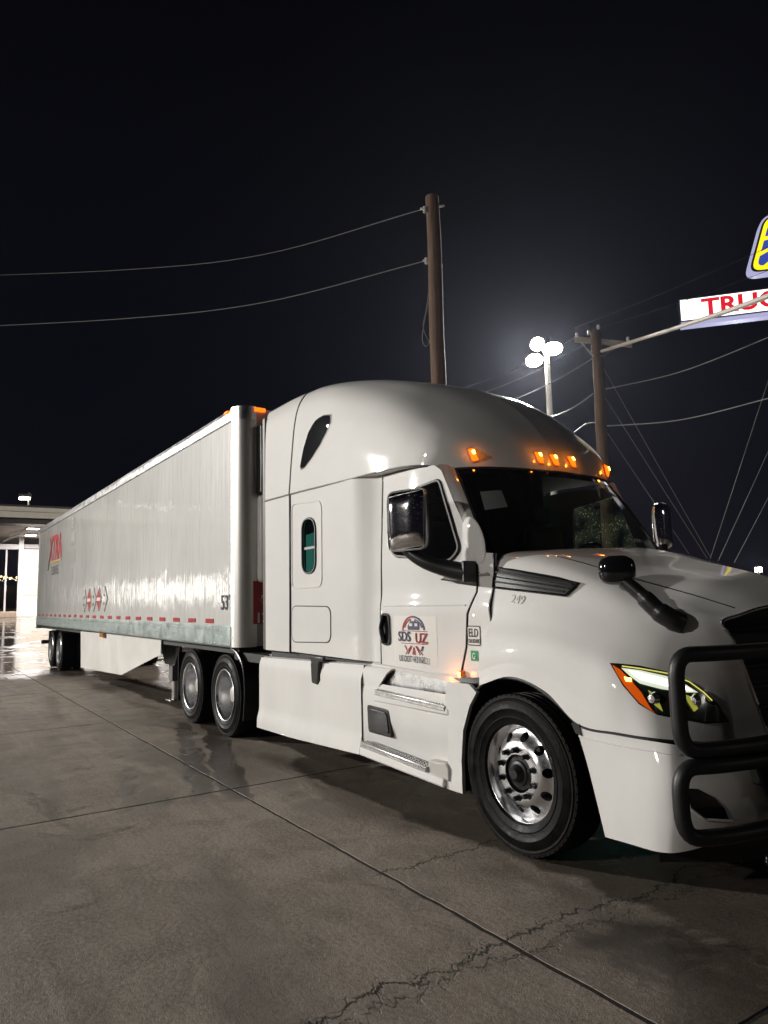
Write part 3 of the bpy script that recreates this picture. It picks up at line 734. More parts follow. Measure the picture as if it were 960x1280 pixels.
# ---- bonnet and wings
HOOD = Surf([
 [(-.33,.062,1.05),(0,.055,1.135),(.30,.058,1.065),(.545,.062,.90),(.83,.075,.885),(1.07,.15,.875),(1.18,.5,.83),(1.20,.97,.76)],
 [(-.33,.075,1.24),(0,.060,1.27),(.30,.064,1.225),(.565,.068,1.10),(.82,.09,1.06),(1.05,.19,1.0),(1.17,.5,.96),(1.20,.90,.92)],
 [(-.31,.115,1.38),(0,.095,1.385),(.30,.095,1.36),(.575,.105,1.28),(.81,.13,1.215),(1.02,.25,1.16),(1.145,.52,1.10),(1.19,.84,1.07)],
 [(-.305,.17,1.50),(0,.165,1.50),(.30,.17,1.475),(.575,.19,1.41),(.80,.235,1.345),(.99,.34,1.29),(1.12,.55,1.25),(1.175,.78,1.24)],
 [(-.305,.205,1.68),(0,.22,1.65),(.30,.25,1.61),(.57,.29,1.55),(.79,.335,1.48),(.965,.42,1.42),(1.095,.56,1.385),(1.16,.72,1.385)],
 [(-.29,.23,1.86),(0,.26,1.82),(.30,.31,1.77),(.56,.365,1.69),(.77,.42,1.595),(.94,.49,1.54),(1.06,.58,1.52),(1.13,.675,1.485)],
 [(-.28,.31,1.965),(0,.355,1.93),(.30,.42,1.85),(.56,.48,1.755),(.77,.545,1.678),(.95,.61,1.612),(1.08,.70,1.56),(1.17,.80,1.525)],
 [(-.25,.6,2.00),(0,.63,1.985),(.31,.68,1.905),(.57,.73,1.82),(.79,.79,1.762),(.98,.84,1.712),(1.13,.91,1.645),(1.22,.98,1.565)],
 [(-.2,1.3,2.02),(.04,1.3,2.015),(.34,1.3,1.97),(.61,1.3,1.885),(.84,1.3,1.825),(1.03,1.3,1.768),(1.19,1.3,1.685),(1.28,1.3,1.585)]])
mb = MB(); HOOD.mesh(mb, 8, 6, mirror=YC)
bonnet = part('bonnet', mb, WHITE, smooth=True, angle=180, outward=(0,0,1), solid=.015)
# lower skirts of windscreen: black cowl strip at the bonnet rear edge
part('wiper_cowl', MB().box(-.55, -.16, .35, 2.25, 1.93, 1.965), PLASTIC, bevel=.01)
# wing crease seam along the bonnet (fine line from the vent to the grille corner)
part('bonnet_crease', MB().tube([HOOD.on((u/6, 6.35), .0005) for u in range(8, 40)], .0035, 5), SEAL, smooth=True)
# bonnet vent with slats
vp = [(617,709),(640,711),(700,722),(724,730),(708,745),(680,742),(617,734)]
vent = part('bonnet_vent', drape(HOOD, vp, .006), PLASTIC, smooth=True, outward=(0,-1,0))
for k, (a, b) in enumerate((((620,715),(716,731)),((620,721),(712,736)),((620,727),(706,740)))):
    pts = [HOOD.at_px(a[0]+(b[0]-a[0])*t/8, a[1]+(b[1]-a[1])*t/8+math.sin(t/8*3.14)*0, .012) for t in range(9)]
    obj('slat', MB().tube(pts, (.006 if k != 1 else .0045), 6), PLASTIC if k != 1 else CHROME, vent, smooth=True)
rim_ = [HOOD.at_px(*p, .010) for p in resample([(617,709),(724,730),(708,745),(617,734)], 10)]
obj('vent_rim', MB().tube(rim_, .009, 6, closed=True), GLOSSBLK, vent, smooth=True)
# bonnet number decal "249"
def surf_text(body, px, py, size, S, m, ux=(1,0,0), parent=None, bold=0, sx=1.0, name='lettering'):
    uv = S.pick(px, py); p = Vector(S.on(uv, .003)); n = Vector(S.nrm(*uv)); ux = Vector(ux); ux = (ux-n*ux.dot(n)).normalized(); uz = n.cross(ux)
    return text(body, size, parent or T, m, p, ux, uz, .0008, bold, name, sx)
surf_text('249', 638, 753, .085, HOOD, GREYP, (1, .05, -.12))
# bonnet mirror on its arm
def hood_mirror():
    foot = drape(HOOD, [(822,778),(848,790),(853,792),(847,768),(838,764),(816,757)], .012, r=.02)
    a = part('bonnet_mirror', foot, PLASTIC, smooth=True, outward=(0,-1,0), solid=.02)
    f = HOOD.at_px(838, 776, .03)
    h = onY(772, 716, f.y-.10)
    mid = f.lerp(h, .5)+Vector((0, -.012, -.004)); q1 = f.lerp(h, .22)+Vector((0,-.012,-.012))
    obj('arm', MB().tube(spline([f+Vector((.03,.05,-.03)), f, q1, mid, h+Vector((.02,0,-.03))], 6), [.066]*6+[.062]*6+[.054]*6+[.044]*7, 12), PLASTIC, a, smooth=True)
    # head: rounded shell, mirror face turned to the driver
    fw = Vector((.55, -.70, 0)).normalized(); sd = Vector((.70, .55, 0)).normalized(); up = Vector((0,0,1))
    c = h+Vector((0, -.005, .015)); rows = []
    for i in range(13):
        th = math.pi*i/12; r = abs(math.sin(th))**.62
        row = []
        for k in range(25):
            ph = 2*math.pi*k/24; cx_, sy_ = math.cos(ph), math.sin(ph)
            ex = math.copysign(abs(cx_)**.7, cx_)*r*.112; ey = math.copysign(abs(sy_)**.8, sy_)*r*(.075 if sy_ < 0 else .06)
            row.append(c+sd*ex+fw*(-ey)+up*(math.copysign(abs(math.cos(th))**.75, math.cos(th))*.092))
        rows.append(row)
    obj('head', MB().grid(rows), GLOSSBLK, a, smooth=True, angle=180)
hood_mirror()
# headlamp
hp = [(764,830),(800,834),(832,841),(858,852),(880,865),(896,881),(909,902),(880,903),(845,897),(822,893),(800,880),(780,857)]
hl = part('headlamp', drape(HOOD, hp, .006), LENSD, smooth=True, outward=(1,-1,0))
obj('indicator', drape(HOOD, [(766,832),(776,838),(790,852),(802,866),(815,888),(819,892),(800,879),(781,857)], .012), AMBERL, hl, smooth=True, outward=(1,-1,0))
obj('indicator_bulb', drape(HOOD, [(781,847),(790,849),(790,853),(783,852)], .016), AMBERH, hl, outward=(1,-1,0))
obj('daytime_strip', drape(HOOD, [(777,836),(800,839),(832,846),(857,857),(871,866),(856,866),(826,862),(800,855),(788,846)], .012), DRL, hl, smooth=True, outward=(1,-1,0))
obj('daytime_core', drape(HOOD, [(786,839),(800,842),(832,850),(856,859),(864,864),(850,863),(826,857),(800,850)], .015), DRLC, hl, smooth=True, outward=(1,-1,0))
obj('strip_edge', MB().tube([HOOD.at_px(*p, .013) for p in resample([(778,834),(800,837),(834,843),(860,853),(878,866),(888,876)], 6, False)], .0035, 5), DRLE, hl, smooth=True)
obj('dip_reflector', drape(HOOD, [(854,868),(864,872),(871,886),(866,890),(858,878)], .012), LEDY, hl, outward=(1,-1,0))
obj('main_reflector', drape(HOOD, [(810,863),(819,868),(826,884),(828,890),(818,882)], .012), LEDY, hl, outward=(1,-1,0))
obj('lamp_bezel', MB().tube([HOOD.at_px(*p, .006) for p in resample(hp, 8)], .006, 6, closed=True), GLOSSBLK, hl, smooth=True)
for (px, py) in ((866,876),(816,874),(842,878)):
    p = HOOD.at_px(px, py, .012); n = Vector((.8,-.6,0)); 
    obj('projector', MB().latheY([(.0,-.02),(.022,-.016),(.034,0),(.038,.01)], 16, p.x, p.y, p.z), ALU, hl, smooth=True)
# mirrored off-side headlamp (plain)
mb = drape(HOOD, hp, .006); mb.v = [(x, 2*YC-y, z) for x, y, z in mb.v]; part('headlamp', mb, LENSD, smooth=True, outward=(1,1,0))
mb = drape(HOOD, [(777,836),(800,839),(832,846),(857,857),(871,866),(856,866),(826,862),(800,855),(788,846)], .012); mb.v = [(x, 2*YC-y, z) for x, y, z in mb.v]
obj('daytime_strip', mb, DRL, bpy.data.objects['headlamp.001'], smooth=True, outward=(1,1,0))

# ---- grille
GE = [np.array(p, float) for p in HOOD.G[:, -1]]
edge = spline(GE, 5)
full = [Vector(p) for p in edge]+[Vector((p[0], 2*YC-p[1], p[2])) for p in edge[::-1][1:]]
cen = Vector((1.0, YC, 1.15)); mbg = MB(); k = len(full)
mbg.add([p-Vector((.07, 0, 0)) for p in full], [tuple(range(k))])
grl = part('grille', mbg, DARK, outward=(1,0,0))
obj('grille_trim', MB().tube([p+Vector((.004,0,0)) for p in full], .010, 6), CHROME, grl, smooth=True)
for z in (.86, .98, 1.10, 1.22, 1.34, 1.44):
    yl = np.interp(z, [p[2] for p in GE[:6]], [p[1] for p in GE[:6]])+.015
    xs_ = np.interp(z, [p[2] for p in GE[:6]], [p[0] for p in GE[:6]])
    pts = [(xs_-.03+.05*math.sin(math.pi*t/12), yl+(2*YC-2*yl)*t/12, z) for t in range(13)]
    obj('grille_slat', MB().tube(pts, .016, 6), PLASTIC, grl, smooth=True)
obj('bonnet_bow', MB().tube([HOOD.on((7, v), .0) for v in np.linspace(5.2, 8, 14)]+[(HOOD.on((7, v))[0], 2*YC-HOOD.on((7, v))[1], HOOD.on((7, v))[2]) for v in np.linspace(8, 5.2, 14)[1:]], .012, 6), WHITE, grl, smooth=True)
# ---- bumper
BUMP = Surf([
 [(.70,.065,.295),(.85,.07,.298),(1.04,.085,.30),(1.14,.16,.315),(1.235,.40,.35),(1.31,.8,.365),(1.35,1.3,.37)],
 [(.655,.062,.48),(.83,.064,.48),(1.06,.078,.48),(1.17,.155,.48),(1.265,.40,.48),(1.335,.8,.48),(1.375,1.3,.48)],
 [(.60,.062,.68),(.81,.064,.68),(1.08,.082,.68),(1.175,.165,.68),(1.265,.42,.68),(1.32,.8,.68),(1.36,1.3,.68)],
 [(.53,.062,.885),(.80,.073,.87),(1.075,.13,.86),(1.14,.22,.845),(1.20,.46,.815),(1.24,.8,.77),(1.28,1.3,.74)]])
mb = MB(); BUMP.mesh(mb, 8, 6, mirror=YC); part('bumper', mb, WHITE2, smooth=True, angle=180, outward=(1,-.0,0), solid=.015)
part('bumper_seam', MB().tube([HOOD.on((u/8, 0), .001)-np.array([0,0,.006]) for u in range(25, 50)], .0075, 6), SEAL, smooth=True)
part('bumper_crease', MB().tube([BUMP.on((u/6, 2.72), .001) for u in range(0, 18)], .005, 6), WHITE2, smooth=True)
fog = [(858,985),(872,986),(893,997),(905,1010),(911,1024),(885,1023),(866,1014),(859,1000)]
fg = part('fog_lamp_recess', drape(BUMP, fog, .003), GLOSSBLK, smooth=True, outward=(1,-1,0))
obj('lower_lip', MB().tube([BUMP.at_px(*p, .004) for p in resample([(857,990),(862,1010),(880,1024),(915,1026)], 6, False)], .007, 6), WHITE2, fg, smooth=True)
# valance below and dark radiator body
part('engine_bay_blocker', MB().box(-1.2, .34, .70, 1.90, .35, 1.55), DARK)  # unseen filler, added to stop mast light crossing the engine bay
part('arch_inner_panel', MB().box(-.6, .8, 1.85, 1.88, .25, 1.3), DARK)  # unseen far-side panel, added against the same stray light
part('undertray_blocker', MB().box(.36, 1.15, .40, 2.20, .285, .30), DARK)  # unseen, added to keep light from passing under the front
part('radiator_block', MB().box(.35, 1.02, .75, 1.85, .5, 1.45), DARK)
part('front_valance', MB().prism([(.95,.20),(1.22,.55),(1.30,1.3),(1.22,2.05),(.95,2.4),(.8,1.3)], 'z', .20, .34), PLASTIC)
# ---- wheel arch liner and lip
arch = spline([(-.56,.285),(-.565,.50),(-.535,.72),(-.46,.90),(-.33,1.055),(-.17,1.12),(0,1.135),(.16,1.11),(.32,1.045),(.45,.965),(.545,.895)], 6)
part('arch_lip', MB().tube([(p[0], .075, p[1]-.012) for p in arch], .013, 8), SEAL, smooth=True)
rows = [[(p[0], .09, p[1]) for p in arch], [(p[0]*.98, .75, p[1]) for p in arch]]
part('arch_liner', MB().grid(rows), DARK, smooth=True)
part('arch_inner_panel', MB().box(-.6, .8, .72, .75, .25, 1.3), DARK)
tab = [(.50,.90),(.56,.90),(.575,.835),(.53,.845)]
part('arch_tab', MB().prism(tab, 'y', .055, .09), PLASTIC)
back = spline([(.545,.885),(.575,.75),(.63,.55),(.70,.30)], 5)
part('arch_liner', MB().grid([[(p[0], .068, p[1]) for p in back], [(p[0]-.05, .75, p[1]) for p in back]]), DARK, smooth=True)

# ---- chassis fairings and steps
def flare(z): return .045+.05*sm(z, .62, .46)*0-.03*sm(z, .50, .34)+.035*sm(z, .95, 1.08)
rows = []
for k in range(21):
    t = k/20; row = []
    for i in range(25):
        x = -4.07+(-1.885+4.07)*i/24; zb = np.interp(x, [-4.07,-3.2,-1.885], [.275,.285,.335]); zt = np.interp(x, [-4.07,-2.9,-1.885], [1.04,1.065,1.09])
        z = zb+(zt-zb)*t; row.append((x, flare(z), z))
    rows.append(row)
mb = MB().grid(rows)
fair = part('chassis_fairing', mb, WHITE2, smooth=True, outward=(0,-1,0), solid=.02)
part('fairing_top', MB().add([(-4.075,.082,1.035),(-1.885,.082,1.085),(-1.885,.24,1.125),(-4.075,.24,1.085)], [(0,1,2,3)]), WHITE2, solid=.01)
part('fairing_end', MB().prism([(.05,.28),(.75,.28),(.75,1.03),(.08,1.03)], 'x', -4.07, -4.05), DARK)
part('chassis_fairing', MB().box(-4.07, -.56, 2.53, 2.55, .3, 1.08), WHITE2)
lat = [(-2.84,1.115),(-2.60,1.12),(-2.60,1.07),(-2.66,1.06)]
fl = part('fairing_latch', MB().prism([(-2.85,1.12),(-2.55,1.125),(-2.555,1.075),(-2.63,1.075),(-2.63,.90),(-2.68,.855),(-2.79,.865),(-2.805,1.07)], 'y', .035, .065), PLASTIC, bevel=.008)
obj('latch_pocket', MB().prism(rounded([(-2.79,1.06),(-2.64,1.06),(-2.66,.87),(-2.775,.875)], .02), 'y', .028, .034), GLOSSBLK, fl)
# panel joint
part('fairing_joint', MB().tube([(-1.878, flare(z)+.001, z) for z in [.33+.04*i for i in range(20)]], .005, 6), SEAL, smooth=True)
# upper sill band over the steps
rows = [[(x, y, z+(.02 if x > -1 else .0)*0-.035*(x+1.87)/1.2*0) for x in (-1.872,-1.5,-1.1,-.62)] for y, z in ((.062,.99),(.064,1.05),(.085,1.085),(.14,1.10))]
part('step_upper_band', MB().grid([[(-1.872,.06,.93),(-1.62,.06,.93)],[(-1.872,.062,1.045),(-1.50,.062,1.045)],[(-1.872,.085,1.08),(-1.46,.085,1.08)],[(-1.872,.145,1.105),(-1.42,.145,1.10)]]), WHITE2, smooth=True, outward=(0,-1,0), solid=.015)
part('door_sill', MB().grid([[(-1.80,.155,1.03),(-.60,.155,1.0)],[(-1.80,.112,1.055),(-.60,.115,1.035)],[(-1.80,.108,1.105),(-.60,.112,1.070)],[(-1.80,.15,1.137),(-.60,.17,1.098)]]), WHITE2, smooth=True, outward=(0,-1,0), solid=.01)
# front column beside the wheel arch
colp = [(-.66,1.05),(-.70,.93),(-.675,.78),(-.69,.40),(-.70,.285),(-.52,.285),(-.535,.50),(-.505,.72),(-.425,.90),(-.345,1.0),(-.42,1.05)]
part('step_column', sheet(colp, lambda a, b: (a, .045-.012*sm(b, .5, .3), b), .05), WHITE2, smooth=True, outward=(0,-1,0), solid=.03)
part('step_corner_trim', MB().prism([(-.66,1.075),(-.34,1.10),(-.335,1.03),(-.45,1.015)], 'y', .09, .16), GLOSSBLK)
# aluminium kick plate, behind the upper step
part('kick_plate', MB().add([(-1.68,.118,.905),(-.70,.118,.875),(-.645,.110,1.035),(-1.53,.110,1.07)], [(0,1,2,3)]), mat('brushed_plate', (.88,.89,.90), .30, metal=1, var=.25, vscale=9, rvar=.1, bump=.25, bscale=5), outward=(0,-1,0), solid=.006)
part('plate_backing', MB().box(-1.72, -.64, .15, .5, .80, 1.10), WHITE2)
def tread(x0, x1, y0, y1, z, zs, name):
    st = part(name, MB().add([(x0,y0,z),(x1,y0,z+zs),(x1,y1,z+zs),(x0+.04,y1,z),(x0,y0,z-.045),(x1,y0,z+zs-.045),(x1,y1,z+zs-.045),(x0+.04,y1,z-.045)],
        [(0,1,2,3),(7,6,5,4),(0,4,5,1),(1,5,6,2),(2,6,7,3),(3,7,4,0)]), TREAD, bevel=.006)
    hb = MB(); n = int((x1-x0)/.034)
    for i in range(n):
        for j in range(3):
            x = x0+.025+i*.034+(j % 2)*.017; y = y0+.022+j*(y1-y0-.03)/3; zz = z+zs*(i/n)+.001
            if x > x1-.02: continue
            hb.latheZ([(.011, zz), (.010, zz+.006), (.006, zz+.007), (.0055, zz+.001)], 6, x, y)
        x = x0+.02+i*.034; hb.box(x, x+.016, y0-.004, y0+.001, z+zs*(i/n)-.026, z+zs*(i/n)-.012)
    o = obj('grip_studs', hb, TREAD, st, smooth=True); o['kind'] = 'stuff'
tread(-1.66, -.70, .035, .105, .905, -.03, 'step_tread')
part('step_lip', MB().box(-1.69, -.66, .04, .16, .80, .858), WHITE2, bevel=.015)
stp = MB().grid([[(x, .052+.035*sm(z, .70, .45)*sm(x, -1.87, -1.66)+(.02*sm(z, .88, .93)), z) for x in np.linspace(-1.872, -.655, 14)] for z in np.linspace(.34, .95, 12)])
part('step_panel', stp, WHITE2, smooth=True, outward=(0,-1,0), solid=.02)
bx = rounded([(-1.795,.765),(-1.46,.755),(-1.415,.535),(-1.78,.535)], .035, 4)
sbx = part('step_vent', MB().prism(bx, 'y', .045, .10), PLASTIC, bevel=.008)
obj('vent_cover', MB().prism(rounded([(-1.765,.735),(-1.485,.725),(-1.45,.565),(-1.755,.565)], .03, 4), 'y', .036, .046), GLOSSBLK, sbx)
tread(-1.84, -.90, -.005, .115, .455, -.045, 'step_tread')
part('lower_step_body', MB().add([(-1.872,.0,.335),(-.70,.0,.29),(-.70,.2,.29),(-1.872,.2,.335),(-1.872,.012,.415),(-.70,.012,.365),(-.70,.2,.365),(-1.872,.2,.415)],
    [(0,3,2,1),(4,5,6,7),(0,1,5,4),(1,2,6,5),(2,3,7,6),(3,0,4,7)]), WHITE2, bevel=.015)
part('step_end_block', MB().prism([(-.90,.36),(-.655,.34),(-.655,.43),(-.69,.465),(-.90,.455)], 'y', .02, .12), mat('step_block_grey', (.52,.50,.47), .45), bevel=.012)
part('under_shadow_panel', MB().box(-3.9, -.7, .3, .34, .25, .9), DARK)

# ---- side marker on the door sill
sm_ = part('side_marker', MB().box(-.635, -.605, .125, .165, 1.065, 1.125), AMBERL, bevel=.006)
obj('bulb', MB().box(-.628, -.612, .12, .126, 1.08, 1.115), AMBERH, sm_)
glow((-.62, .06, 1.09), .35, T)
glow((-.70, .075, 1.075), .25, T)
# ---- door mirror
def door_mirror():
    root = Vector((-.52, .17, 1.85))
    m = part('door_mirror', MB().prism([(-.80,1.80),(-.485,1.765),(-.485,1.925),(-.56,1.915),(-.64,1.86)], 'y', .10, .20), PLASTIC, bevel=.012)
    m2 = MB().prism([(-.47,1.77),(-.50,1.77),(-.50,1.93),(-.47,1.93)], 'y', .08, .2); obj('bracket', m2, PLASTIC, m, bevel=.008)
    pts = spline([(-.52,.14,1.845),(-.64,.06,1.88),(-.78,-.04,1.94),(-.90,-.11,2.03),(-.955,-.14,2.13)], 6)
    mb = MB(); rs = np.linspace(.075, .038, len(pts)); mb.tube(pts, [float(r) for r in rs], 12); obj('arm', mb, PLASTIC, m, smooth=True)
    # housing: chrome shell seen from the front, black back rim
    c = Vector((-.84,-.155,2.255)); rows = []
    hx = Vector((.93,.36,0)).normalized(); hy = Vector((.36,-.93,0)).normalized()
    def se(v, p): return math.copysign(abs(v)**p, v)
    for i in range(17):
        z = -1+2*i/16
        row = []
        for k in range(17):
            a = -1+2*k/16; bulge = (1-abs(a)**3.2)**.6*(1-abs(z)**5)**.6
            row.append(c+hx*(a*(.160+.006*z))+Vector((0,0,1))*(z*.215+.012*a)+hy*(.012+.07*bulge))
        rows.append(row)
    obj('housing', MB().grid(rows), CHROME, m, smooth=True, angle=180, outward=(0,-1,0))
    ol = rounded([(-.172,-.227),(.172,-.222),(.177,.237),(-.168,.227)], .06, 5)
    rim = MB().tube([c+hx*a+Vector((0,0,b))+hy*.012 for a, b in ol], .008, 6, closed=True)
    obj('rim', rim, ALUD, m, smooth=True)
    bk = MB(); bk.add([c+hx*a+Vector((0,0,b))-hy*.03 for a, b in ol]+[c+hx*a+Vector((0,0,b))+hy*.014 for a, b in ol], [tuple(range(len(ol)))]+[(i, (i+1) % len(ol), len(ol)+(i+1) % len(ol), len(ol)+i) for i in range(len(ol))])
    obj('mirror_back', bk, PLASTIC, m)
door_mirror()
# far-side mirror, chrome, seen past the screen
fm = part('door_mirror', MB().tube(spline([(-.5,2.42,1.9),(-.56,2.58,1.98),(-.62,2.68,2.12)], 6), .045, 10), PLASTIC, smooth=True)
rows = []
c = Vector((-.63,2.71,2.30))
for i in range(15):
    z = -1+2*i/14; row = []
    for k in range(17):
        a = 2*math.pi*k/16; row.append(c+Vector((.07*math.cos(a)*(1-abs(z)**5)**.5, .125*math.sin(a)*(1-abs(z)**6)**.4, z*.235)))
    rows.append(row)
obj('housing', MB().grid(rows), CHROME, fm, smooth=True, angle=180)

# ---- grille guard
GB = mat('guard_black', (.008, .008, .009), .45, var=.3, vscale=12, bump=.04, bscale=150)
R_ = .041
def xfront(y, o): return o+.30*(1-((1.3-y)/1.33)**2)**.5*1.0 if abs(1.3-y) < 1.33 else o
def gx(y): return 1.215+.27*math.sqrt(max(0, 1-((YC-y)/1.34)**2))**1.1
def round_path(pts, r, n=6):
    out = []
    for i, p in enumerate(pts):
        p = Vector(p)
        if i in (0, len(pts)-1): out.append(p); continue
        a = Vector(pts[i-1])-p; b = Vector(pts[i+1])-p; A = p+a.normalized()*min(r, a.length*.5); B = p+b.normalized()*min(r, b.length*.5)
        for k in range(n+1):
            t = k/n; out.append(A*(1-t)**2+p*2*t*(1-t)+B*t*t)
    return out
def hloop(y0, z0, z1, r, dx=0):
    ys = [y0+(YC-y0)*((k/8)) for k in range(9)]
    up = [Vector((gx(y)+dx, y, z1)) for y in ys]; lo = [Vector((gx(y)+dx, y, z0)) for y in ys]
    half = up[::-1]+lo
    return round_path([half[0]]+half[7:11]+[half[-1]], r) if False else round_path(half, r)
guard = part('grille_guard', MB().tube([(1.46,.72,.40),(1.47,.72,.9),(1.45,.72,1.5)], .04, 10), GB, smooth=True)
for (y0, z0, z1) in ((.0, .865, 1.345), (-.015, .44, .785)):
    for mir in (0, 1):
        ys = [y0+(YC-y0)*k/8 for k in range(1, 9)]
        P = [(gx(y), y, z1+.0*y) for y in ys[::-1]]+[(gx(y0)-.0, y0, z1), (gx(y0), y0, z0)]+[(gx(y), y, z0) for y in ys]
        P = [Vector(p) for p in P]
        if mir: P = [Vector((p.x, 2*YC-p.y, p.z)) for p in P]
        path = round_path(P, .13, 7)
        obj('guard_tube', MB().tube(path, R_, 14), GB, guard, smooth=True)
obj('guard_tube', MB().tube([(1.46,1.88,.40),(1.47,1.88,.9),(1.45,1.88,1.5)], .04, 10), GB, guard, smooth=True)
obj('guard_tube', MB().tube(round_path([(1.45,.72,1.46),(1.45,.85,1.56),(1.45,1.75,1.56),(1.45,1.88,1.46)], .08), .038, 10), GB, guard, smooth=True)
for y in (.6, 2.0):
    obj('guard_bracket', MB().box(1.1, 1.46, y-.03, y+.03, .62, .76), GB, guard, bevel=.01)
obj('guard_plate', MB().prism([(.50,.72),(.60,.80),(.75,.60),(.66,.45)], 'x', 1.36, 1.38), GB, guard, bevel=.005)

# ---- wheels
def tyre_mesh(w=.29, R=.508, r=.306):
    h = w/2
    prof = [(r+.012,-h+.055),(r,-h+.035),(r+.012,-h+.012),(r+.045,-h+.002),(r+.052,-h-.003),(r+.058,-h+.001),(r+.10,-h-.006),(r+.106,-h-.011),(r+.113,-h-.006),(r+.155,-h+.002),(r+.16,-h+.008),(R-.045,-h+.006),(R-.030,-h+.003),(R-.026,-h+.011),(R-.012,-h+.012),(R-.004,-h+.026)]
    y = -h+.026
    gr = [-.078, -.026, .026, .078]
    tread_ = []
    for g in gr:
        tread_ += [(R, g-.008), (R-.014, g-.005), (R-.014, g+.005), (R, g+.008)]
    prof += tread_+[(R-.004, h-.026), (R-.03, h-.004), (r+.1, h), (r, h-.03), (r+.012, h-.055)]
    return MB().latheY(prof, 72, closed=True)
TY = tyre_mesh()
def add_blocks(mb, R=.506, h=.142, n=64):
    for k in range(n):                       # shoulder lugs and sipes
        a = 2*math.pi*k/n
        for s in (-1, 1):
            t = Vector((-math.sin(a), 0, math.cos(a))); rr = Vector((math.cos(a), 0, math.sin(a)))
            mb.obox(rr*(R-.0125)+Vector((0, s*(h-.020), 0)), t, (0,1,0), rr, .019, .009, .0115)
    return mb
TYL = add_blocks(MB().add(TY.v, TY.f))
def disc(f, r0, r1, holes, n=48):
    ol = [(r1*math.cos(2*math.pi*k/n), r1*math.sin(2*math.pi*k/n)) for k in range(n)]
    hs = [[(r0*math.cos(2*math.pi*k/28), r0*math.sin(2*math.pi*k/28)) for k in range(28)]]+[[(cx+rr*math.cos(2*math.pi*k/14), cz+rr*math.sin(2*math.pi*k/14)) for k in range(14)] for cx, cz, rr in holes]
    return sheet(ol, lambda a, b: (a, f(math.hypot(a, b)), b), .024, hs)
def shift(mb, c, mir=False):
    q = MB(); q.v = [(x+c[0], (-y if mir else y)+c[1], z+c[2]) for x, y, z in mb.v]; q.f = list(mb.f); return q
HOLES = [(.222*math.cos(2*math.pi*(k+.25)/10), .222*math.sin(2*math.pi*(k+.25)/10), .029) for k in range(10)]
NUTS = {}
def nut(w, c, q, mir, kind):
    if kind not in NUTS:
        pr = [(0,-.172),(.011,-.172),(.0155,-.166),(.017,-.128),(.024,-.126),(.024,-.12)] if kind == 'steer' else [(0,.085),(.012,.085),(.017,.09),(.018,.125)]
        me = bpy.data.meshes.new('lug_nut'); mb = MB().latheY(pr, 10); me.from_pydata(mb.v, [], mb.f); me.materials.append(PLASTIC if kind == 'steer' else ALUD)
        me.polygons.foreach_set('use_smooth', [True]*len(me.polygons)); me.set_sharp_from_angle(angle=rad(35)); NUTS[kind] = me
    o = bpy.data.objects.new('lug_nut', NUTS[kind]); COL.objects.link(o); o.parent = w
    o.matrix_basis = Matrix.Translation((c[0]+q[0], c[1], c[2]+q[1])) @ (Matrix.Rotation(math.pi, 4, 'Z') if mir else Matrix.Identity(4))
def build_wheel(parent, c, kind, mir=False):
    """kind: 'steer', 'drive' or 'trailer'; c = centre of the outer tyre."""
    w = bpy.data.objects.new('wheel', None); COL.objects.link(w); w.parent = parent; w.matrix_parent_inverse = pinv(parent); w.empty_display_size = .1
    def p(name, mb, m, **k):
        if name not in ('tyre', 'inner_tyre'):
            q = MB(); q.v = [(x*1.055, y, z*1.055) for x, y, z in mb.v]; q.f = mb.f; mb = q
        return obj(name, shift(mb, c, mir), m, w, smooth=True, **k)
    p('tyre', TYL, RUBBER, angle=40)
    if kind == 'steer':
        p('rim', MB().latheY([(.288,-.06),(.300,-.098),(.306,-.112),(.300,-.118),(.290,-.112),(.278,-.085),(.272,-.055),(.270,.10)], 64), ALU)
        f = lambda r: -.125+.062*sm(r, .165, .265) if r > .0 else 0
        p('disc', disc(f, .115, .274, HOLES), ALU, outward=(0,-1 if not mir else 1,0), solid=.02, angle=60)
        p('back_plate', MB().latheY([(.0,.02),(.27,.02)], 32), DARK)
        p('hub', MB().latheY([(.0,-.165),(.028,-.165),(.032,-.155),(.05,-.142),(.056,-.128),(.072,-.124),(.078,-.112),(.10,-.110),(.107,-.09),(.118,-.05)], 32), PLASTIC)
        for k in range(10):
            a = 2*math.pi*(k+.5)/10; nut(w, c, (.151*math.cos(a), .151*math.sin(a)), mir, 'steer')
    else:
        al = ALU if kind == 'drive' else ALUD
        p('rim', MB().latheY([(.288,-.10),(.300,-.135),(.306,-.146),(.300,-.150),(.290,-.146),(.282,-.13),(.270,-.115),(.262,-.02),(.255,.06),(.250,.11)], 64), al)
        f = lambda r: .125-.012*sm(r, .17, .24)
        p('disc', disc(f, .10, .256, HOLES), al, outward=(0,-1 if not mir else 1,0), solid=.015, angle=60)
        p('back_plate', MB().latheY([(.0,.16),(.26,.16)], 32), DARK)
        p('hub', MB().latheY([(.0,-.045),(.05,-.045),(.085,-.04),(.092,-.03),(.095,.05),(.118,.06),(.12,.13)], 28), STEEL)
        for k in range(10):
            a = 2*math.pi*(k+.5)/10; nut(w, c, (.151*math.cos(a), .151*math.sin(a)), mir, 'drive')
        it = obj('inner_tyre', shift(TYL, (c[0], c[1]+(.34 if not mir else -.34), c[2]), mir), RUBBER, w, smooth=True)
    return w
XD = (-5.8615+.66, -5.8615-.66); XT = (-17.643+.62, -17.643-.62); WR = .512
build_wheel(T, (0, .205, WR), 'steer'); build_wheel(T, (0, 2.395, WR), 'steer', True)
for x in XD:
    build_wheel(T, (x, .215, WR), 'drive'); build_wheel(T, (x, 2.385, WR), 'drive', True)
